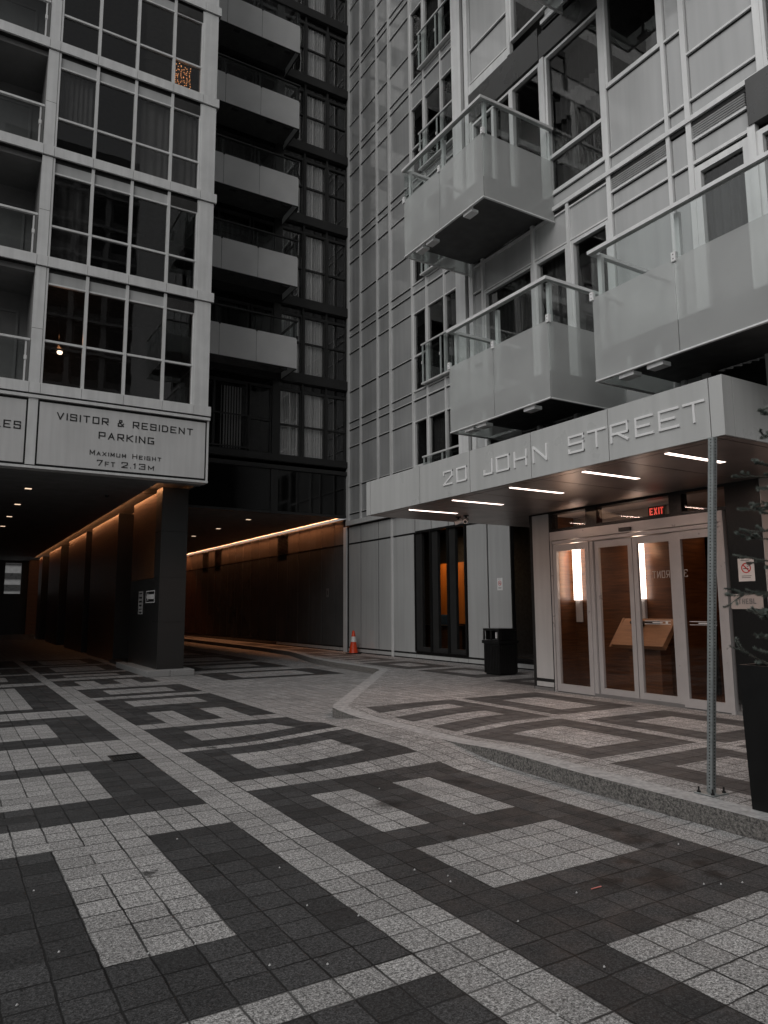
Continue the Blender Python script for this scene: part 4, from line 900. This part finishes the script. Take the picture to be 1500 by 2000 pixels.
# planter and conifer
t = thing('planter', (5.48, 3.17, .15), 'tall tapered charcoal planter cut by the right edge', 'planter')
g = MB(); b0, b1, H_ = .222, .245, 1.06
bot = [(-b0, -b0), (b0, -b0), (b0, b0), (-b0, b0)]; top = [(-b1, -b1), (b1, -b1), (b1, b1), (-b1, b1)]; inn = [(-b1+.035, -b1+.035), (b1-.035, -b1+.035), (b1-.035, b1-.035), (-b1+.035, b1-.035)]
g.poly([(x, y, 0) for x, y in bot][::-1])
for i in range(4):
    j = (i+1) % 4; g.poly([(*bot[i], 0), (*bot[j], 0), (*top[j], H_), (*top[i], H_)]); g.poly([(*top[i], H_), (*top[j], H_), (*inn[j], H_), (*inn[i], H_)]); g.poly([(*inn[i], H_), (*inn[j], H_), (*inn[j], H_-.12), (*inn[i], H_-.12)])
g.build('body', 'planter', t, False); g = MB(); g.poly([(x, y, H_-.1) for x, y in inn]); g.build('soil', 'soil', t, False)
t = thing('conifer', (5.50, 3.12, 1.1), 'wispy grey-green conifer reaching in from the planter at the right edge', 'shrub')
tr = MB(); tr.tube((0, 0, -.05), (.02, -.02, 1.1), .028, .018); tr.tube((.02, -.02, 1.1), (.03, 0, 2.4), .018, .004)
fo = MB(); rnd = random.Random(3)
def twig(p, d, L, r, depth=0):
    seg = 6; q = Vector(p); d = Vector(d).normalized()
    for i in range(seg):
        d = (d+Vector((rnd.uniform(-.14, .14), rnd.uniform(-.14, .14), rnd.uniform(-.10, .13)))).normalized()
        q2 = q+d*L/seg; tr.tube(q, q2, r*(1-i/seg)+.0012, r*(1-(i+1)/seg)+.0010, 5, False)
        n = int(16+60*L/seg*12)
        for k in range(n):
            f = rnd.random(); c = q+(q2-q)*f; u = d.orthogonal().normalized(); u.rotate(Matrix.Rotation(rnd.uniform(0, 6.28), 3, d))
            a = (u+d*rnd.uniform(.3, 1.1)).normalized()*rnd.uniform(.012, .028); s2 = d.cross(u)*.0021
            fo.poly([c-s2, c+s2, c+a])
        if depth < 2 and i > 0 and rnd.random() < (.75 if depth == 0 else .35): twig(q2, d+Vector((rnd.uniform(-.8, .8), rnd.uniform(-.8, .8), rnd.uniform(-.3, .3))), L*rnd.uniform(.2, .45), r*.5, depth+1)
        q = q2
for k in range(46):
    z = .0+2.2*(k/46)+rnd.uniform(-.03, .03); a = k*2.399; L = (.62-.20*z)*rnd.uniform(.6, 1.1)
    twig((.01, 0, z), (math.cos(a), math.sin(a), rnd.uniform(-.12, .22)), max(.10, L*.62), .005)
for (z, L, dz) in ((1.55, .55, .1), (1.33, .5, .08), (1.12, .5, .05), (.66, .8, .0), (.5, .45, -.04), (.3, .42, -.1)):
    twig((.0, .0, z), (-.35, .95, dz), L*.48, .005)
tr.build('branches', 'bark', t, False); fo.build('needles', 'needle', t, False)
# storm drain
t = thing('storm_drain', (1.86, 8.76, 0), 'small slotted iron storm drain set in the paving', 'drain')
g = MB(); g.box((-.17, .10, .002), (.17, .135, .012)); g.box((-.17, -.19, .002), (.17, -.165, .010)); g.box((-.17, -.165, .002), (-.145, .10, .011)); g.box((.145, -.165, .002), (.17, .10, .011)); g.build('frame', 'iron', t, False)
g = MB(); g.box((-.145, -.165, .002), (.145, .10, .004)); g.build('pit', 'hole', t, False); g = MB()
for k in range(9): g.box((-.135+k*.032, -.16, .004), (-.120+k*.032, .03, .009))
g.build('bars', 'iron', t, False)
# wall signs
def nosmoke(name, wall, s0, s1, z0, z1, label, cat='sign', small=False, txt=True):
    loc = wall.p((s0+s1)/2, z0, .01); t = thing(name, loc, label, cat)
    g = MB(); wall.box(g, s0, s1, z0, z1, .001, .006); g.build('sign_plate', 'white', t)
    c = Vector(wall.p((s0+s1)/2, z0+(z1-z0)*.58, .007)); R = abs(s1-s0)*.30; g = MB(); n = 28
    u = Vector((0, 1, 0)) if wall.ax == 'x' else Vector((1, 0, 0)); o_ = Vector((-1, 0, 0)) if wall.ax == 'x' else Vector((0, -1, 0)); Z = Vector((0, 0, 1))
    for i in range(n):
        a, b = 2*math.pi*i/n, 2*math.pi*(i+1)/n
        g.prism([c+u*math.cos(a)*R+Z*math.sin(a)*R, c+u*math.cos(b)*R+Z*math.sin(b)*R, c+(u*math.cos(b)+Z*math.sin(b))*R*.8, c+(u*math.cos(a)+Z*math.sin(a))*R*.8], o_*.002)
    r_ = u*wall.read(); dg_ = (r_*.7071-Z*.7071); nn = (r_*.7071+Z*.7071)
    g.prism([c-dg_*R*.9+nn*R*.1, c-dg_*R*.9-nn*R*.1, c+dg_*R*.9-nn*R*.1, c+dg_*R*.9+nn*R*.1], o_*.003); g.build('prohibition_ring', 'red', t)
    g = MB(); g.prism([c-r_*R*.6-Z*R*.05, c+r_*R*.5-Z*R*.05, c+r_*R*.5-Z*R*.2, c-r_*R*.6-Z*R*.2], o_*.0012); g.prism([c+r_*R*.25+Z*R*.1, c+r_*R*.6+Z*R*.35, c+r_*R*.55+Z*R*.45, c+r_*R*.2+Z*R*.2], o_*.0012)
    H_ = z1-z0
    for k, f in enumerate((.22, .15, .9)): wall.box(g, s0+abs(s1-s0)*(.2+.05*k), s1-abs(s1-s0)*.2, z0+H_*f, z0+H_*(f+.022), .006, .0072)
    g.build('symbol', 'blackp', t); return t
nosmoke('no_smoking_sign', WDOOR, 5.895, 6.135, 2.005, 2.325, 'no smoking sign on the black granite right of the entrance door')
nosmoke('no_smoking_sign', WG, 14.37, 14.58, 2.11, 2.43, 'no smoking sign on the pale panel above the litter bin')
t = thing('notice_plate', WG.p(24.4, 2.1, .01), 'small worn notice on the shadowed panel inside the right underpass', 'sign')
g = MB(); WG.box(g, 24.29, 24.49, 2.1, 2.42, .001, .006); g.build('sign_plate', 'alud', t); g = MB(); WG.box(g, 24.36, 24.42, 2.18, 2.34, .006, .008); g.build('symbol', 'blackp', t)
t = thing('name_plate', WDOOR.p(6.03, 1.62, .01), 'bronze lettered plate on the granite below the no smoking sign', 'sign')
g = MB(); WDOOR.box(g, 5.80, 6.275, 1.62, 1.83, .001, .012); g.build('sign_plate', 'pink', t); g = MB(); text(g, WDOOR, 'THESL', 6.16, 5.90, 1.69, 1.765, .012, .012, .016); g.build('lettering', 'alud', t)
WP = Wall('x', 4.70)
t = thing('arrow_sign', WP.p(19.9, 1.84, .01), 'black framed sign with a white arrow on the granite pillar', 'sign')
g = MB(); WP.box(g, 19.42, 20.38, 1.85, 2.17, .002, .01); g.build('sign_plate', 'blackp', t)
g = MB(); WP.box(g, 19.42, 20.38, 2.15, 2.172, .01, .014); WP.box(g, 19.42, 20.38, 1.848, 1.87, .01, .014); WP.box(g, 19.42, 19.46, 1.871, 2.149, .01, .013); WP.box(g, 20.35, 20.38, 1.871, 2.149, .01, .013); g.build('border', 'white', t)
g = MB(); P_ = WP.p; g.prism([P_(20.32, 2.01, .01), P_(20.14, 2.12, .01), P_(20.14, 2.07, .01), P_(19.5, 2.075, .01), P_(19.5, 1.945, .01), P_(20.14, 1.95, .01), P_(20.14, 1.90, .01)], (-.003, 0, 0)); g.build('arrow', 'white', t)
t = thing('notice_board', WP.p(21.0, 1.5, .01), 'narrow upright notice strip left of the arrow sign', 'sign')
g = MB(); WP.box(g, 20.76, 21.28, 1.54, 2.18, .002, .008); g.build('sign_plate', 'concrete', t); g = MB()
for k, (f, h_) in enumerate(((.9, .03), (.72, .05), (.55, .05), (.38, .05), (.22, .03), (.08, .04))): WP.box(g, 20.86, 21.18, 1.54+.64*f-h_/2, 1.54+.64*f+h_/2, .008, .010)
g.build('writing', 'blackp', t)
# security cameras under the canopy
for (yc, lab, k) in ((11.22, 'left of two small security cameras under the canopy', 0), (10.98, 'right of two small security cameras under the canopy', 1)):
    t = thing('security_camera', (8.5, yc, 3.3), lab, 'security camera', 'canopy security cameras')
    g = MB(); g.tube((8.5, yc, 3.43), (8.5, yc, 3.36), .022, n=10); g.tube((8.5, yc, 3.429), (8.5, yc, 3.415), .055, n=14); g.build('bracket', 'blackmetal', t)
    g = MB(); dv = Vector((-.8, .5 if k == 0 else -.7, -.35)).normalized(); cc = Vector((8.5, yc, 3.33)); g.tube(cc-dv*.08, cc+dv*.08, .042, n=14); g.build('housing', 'alu', t); g = MB(); g.tube(cc+dv*.08, cc+dv*.085, .03, n=12); g.build('lens', 'blackmetal', t)
# litter and leaves lying about: each its own small object
def at(u, v, z=0.0):
    d = R_*((u-750)/1404.5)+U_*(-(v-1000)/1404.5)+F_; k = (z-1.65)/d.z; return Vector((0, 0, 1.65))+d*k
kinds = [(382, 1546, .045, 'crumpled white paper scrap on the pale path beside the drain block'), (905, 1440, .03, None), (962, 1502, .03, 'white scrap of paper beside the tapering kerb')]
pos = [(346, 1640), (115, 1861), (430, 1822), (382, 1845), (33, 1965), (546, 1696), (875, 1712), (1325, 1650), (1375, 1938-210), (1408, 1728), (1450, 1725), (906, 1610), (741, 1541), (880, 1723), (1012, 1801), (66, 1741), (640, 1885), (527, 1887), (600, 1770), (810, 1700), (700, 1790), (1180, 1890), (290, 1864), (1090, 1985), (1126, 1745)]
def scrap(p, r, label, mat='paper', name='paper_scrap', grp='pale scraps scattered on the paving'):
    g = MB(); n = 7; rr = random.Random(int(p.x*1000+p.y*77)); a0 = rr.random()*6
    base = [(p.x+math.cos(a0+i*6.283/n)*r*rr.uniform(.6, 1.1), p.y+math.sin(a0+i*6.283/n)*r*rr.uniform(.35, .8)) for i in range(n)]
    g.prism([(x, y, p.z+.002) for x, y in base], (0, 0, .003)); ctr = (p.x, p.y, p.z+.012)
    for i in range(n): j = (i+1) % n; g.poly([(base[i][0], base[i][1], p.z+.0052), (base[j][0], base[j][1], p.z+.0052), ctr])
    o = g.build(name, mat); tag(o, label, 'litter', grp); return o
scrap(at(382, 1546), .045, kinds[0][3]); scrap(at(962, 1502), .022, kinds[2][3])
for (u, v) in pos: scrap(at(u, v), .0075, 'tiny pale fleck of litter on the paving slabs')
a_, b_ = at(1155, 1738), at(1174, 1733); g = MB(); g.tube(a_+Vector((0, 0, .005)), b_+Vector((0, 0, .005)), .0035); o = g.build('straw_stub', 'straw'); tag(o, 'pink straw stub lying on the dark slabs', 'litter')

# ---------------------------------------------------------------- surroundings seen in reflections and through the passage
def plain_tower(name, x0, x1, y0, y1, h, label, face):
    t = thing(name, ((x0+x1)/2, (y0+y1)/2, 0), label, 'building'); g = MB(); g.box((x0, y0, 0), (x1, y1, h)); g.build('wall', 'towerwall', t)
    g = MB(); wn = MB(); z = 4
    while z < h-3:
        if 'x' in face: 
            y = y0+1
            while y < y1-2: wn.box((x1, y, z), (x1+.02, y+2.3, z+1.9)); g.box((x1, y+2.4, 0 if z == 4 else z-1.6), (x1+.22, y+2.9, z+1.94)); y += 3.2
            g.box((x1, y0, z-1.2), (x1+.5, y1, z-.95))
        else:
            x = x0+1
            while x < x1-2: wn.box((x, y1, z), (x+2.3, y1+.02, z+1.9)); g.box((x+2.4, y1, 0 if z == 4 else z-1.6), (x+2.9, y1+.22, z+1.94)); x += 3.2
            g.box((x0, y1, z-1.2), (x1, y1+.5, z-.95))
        z += 3.5
    g.build('column', 'towerlt', t); wn.build('window_row', 'blackglass', t)
plain_tower('opposite_tower', -42, -26, -20, 14, 14, 'plain tower across the court, seen only in reflections', 'x')  # unseen; added for dark window reflections, kept low for sky light
plain_tower('rear_tower', 2, 24, -56, -40, 50, 'plain tower behind the viewer, seen only in reflections', 'y')  # unseen; added tall and narrow to darken and pattern window reflections
t = thing('far_building', (2, 72, 0), 'pale banded building seen through the far openings of the left underpass', 'building')
g = MB(); g.box((-14, 70, 0), (12, 78, 9)); g.build('wall', 'concrete', t); g = MB()
for z in (2.2, 3.4, 4.4, 5.6): g.box((-14, 69.9, z), (12, 70, z+.5))
g.build('window_band', 'darkpanel', t)

um = MB(); um.mat(0); um.box((-8, 18.1, 21.45), (5.5, 22.7, 38)); um.mat(1)  # unseen height added to the three blocks for what the windows reflect
for k in range(5): um.box((-7.6, 18.05, 22.2+3*k), (5.0, 18.1, 24.2+3*k))
um.build('upper_storeys', ['alu', 'blackglass'], lblock)
um = MB(); um.mat(0); um.box((12.3, 10.5, 29.75), (13.5, 22.8, 42)); um.box((8.35, -6, 19.35), (12.3, 10.75, 42)); um.build('upper_storeys', 'panel', tower)
um = MB(); um.box((5.5, 22.8, 27.25), (12.2, 24.1, 40)); um.build('upper_storeys', 'blackglass', dblock)

p_ = at(209, 967, 4.868); t = thing('ceiling_sensor', p_, 'small dark dome on the soffit of the left underpass', 'sensor')
g = MB(); g.lathe([(.0, -.07), (.05, -.05), (.07, 0)], n=16); g.build('dome', 'blackmetal', t, False, smooth=True); g = MB(); g.lathe([(.075, -.008), (.09, .003)], n=16); g.build('collar', 'alud', t, False)
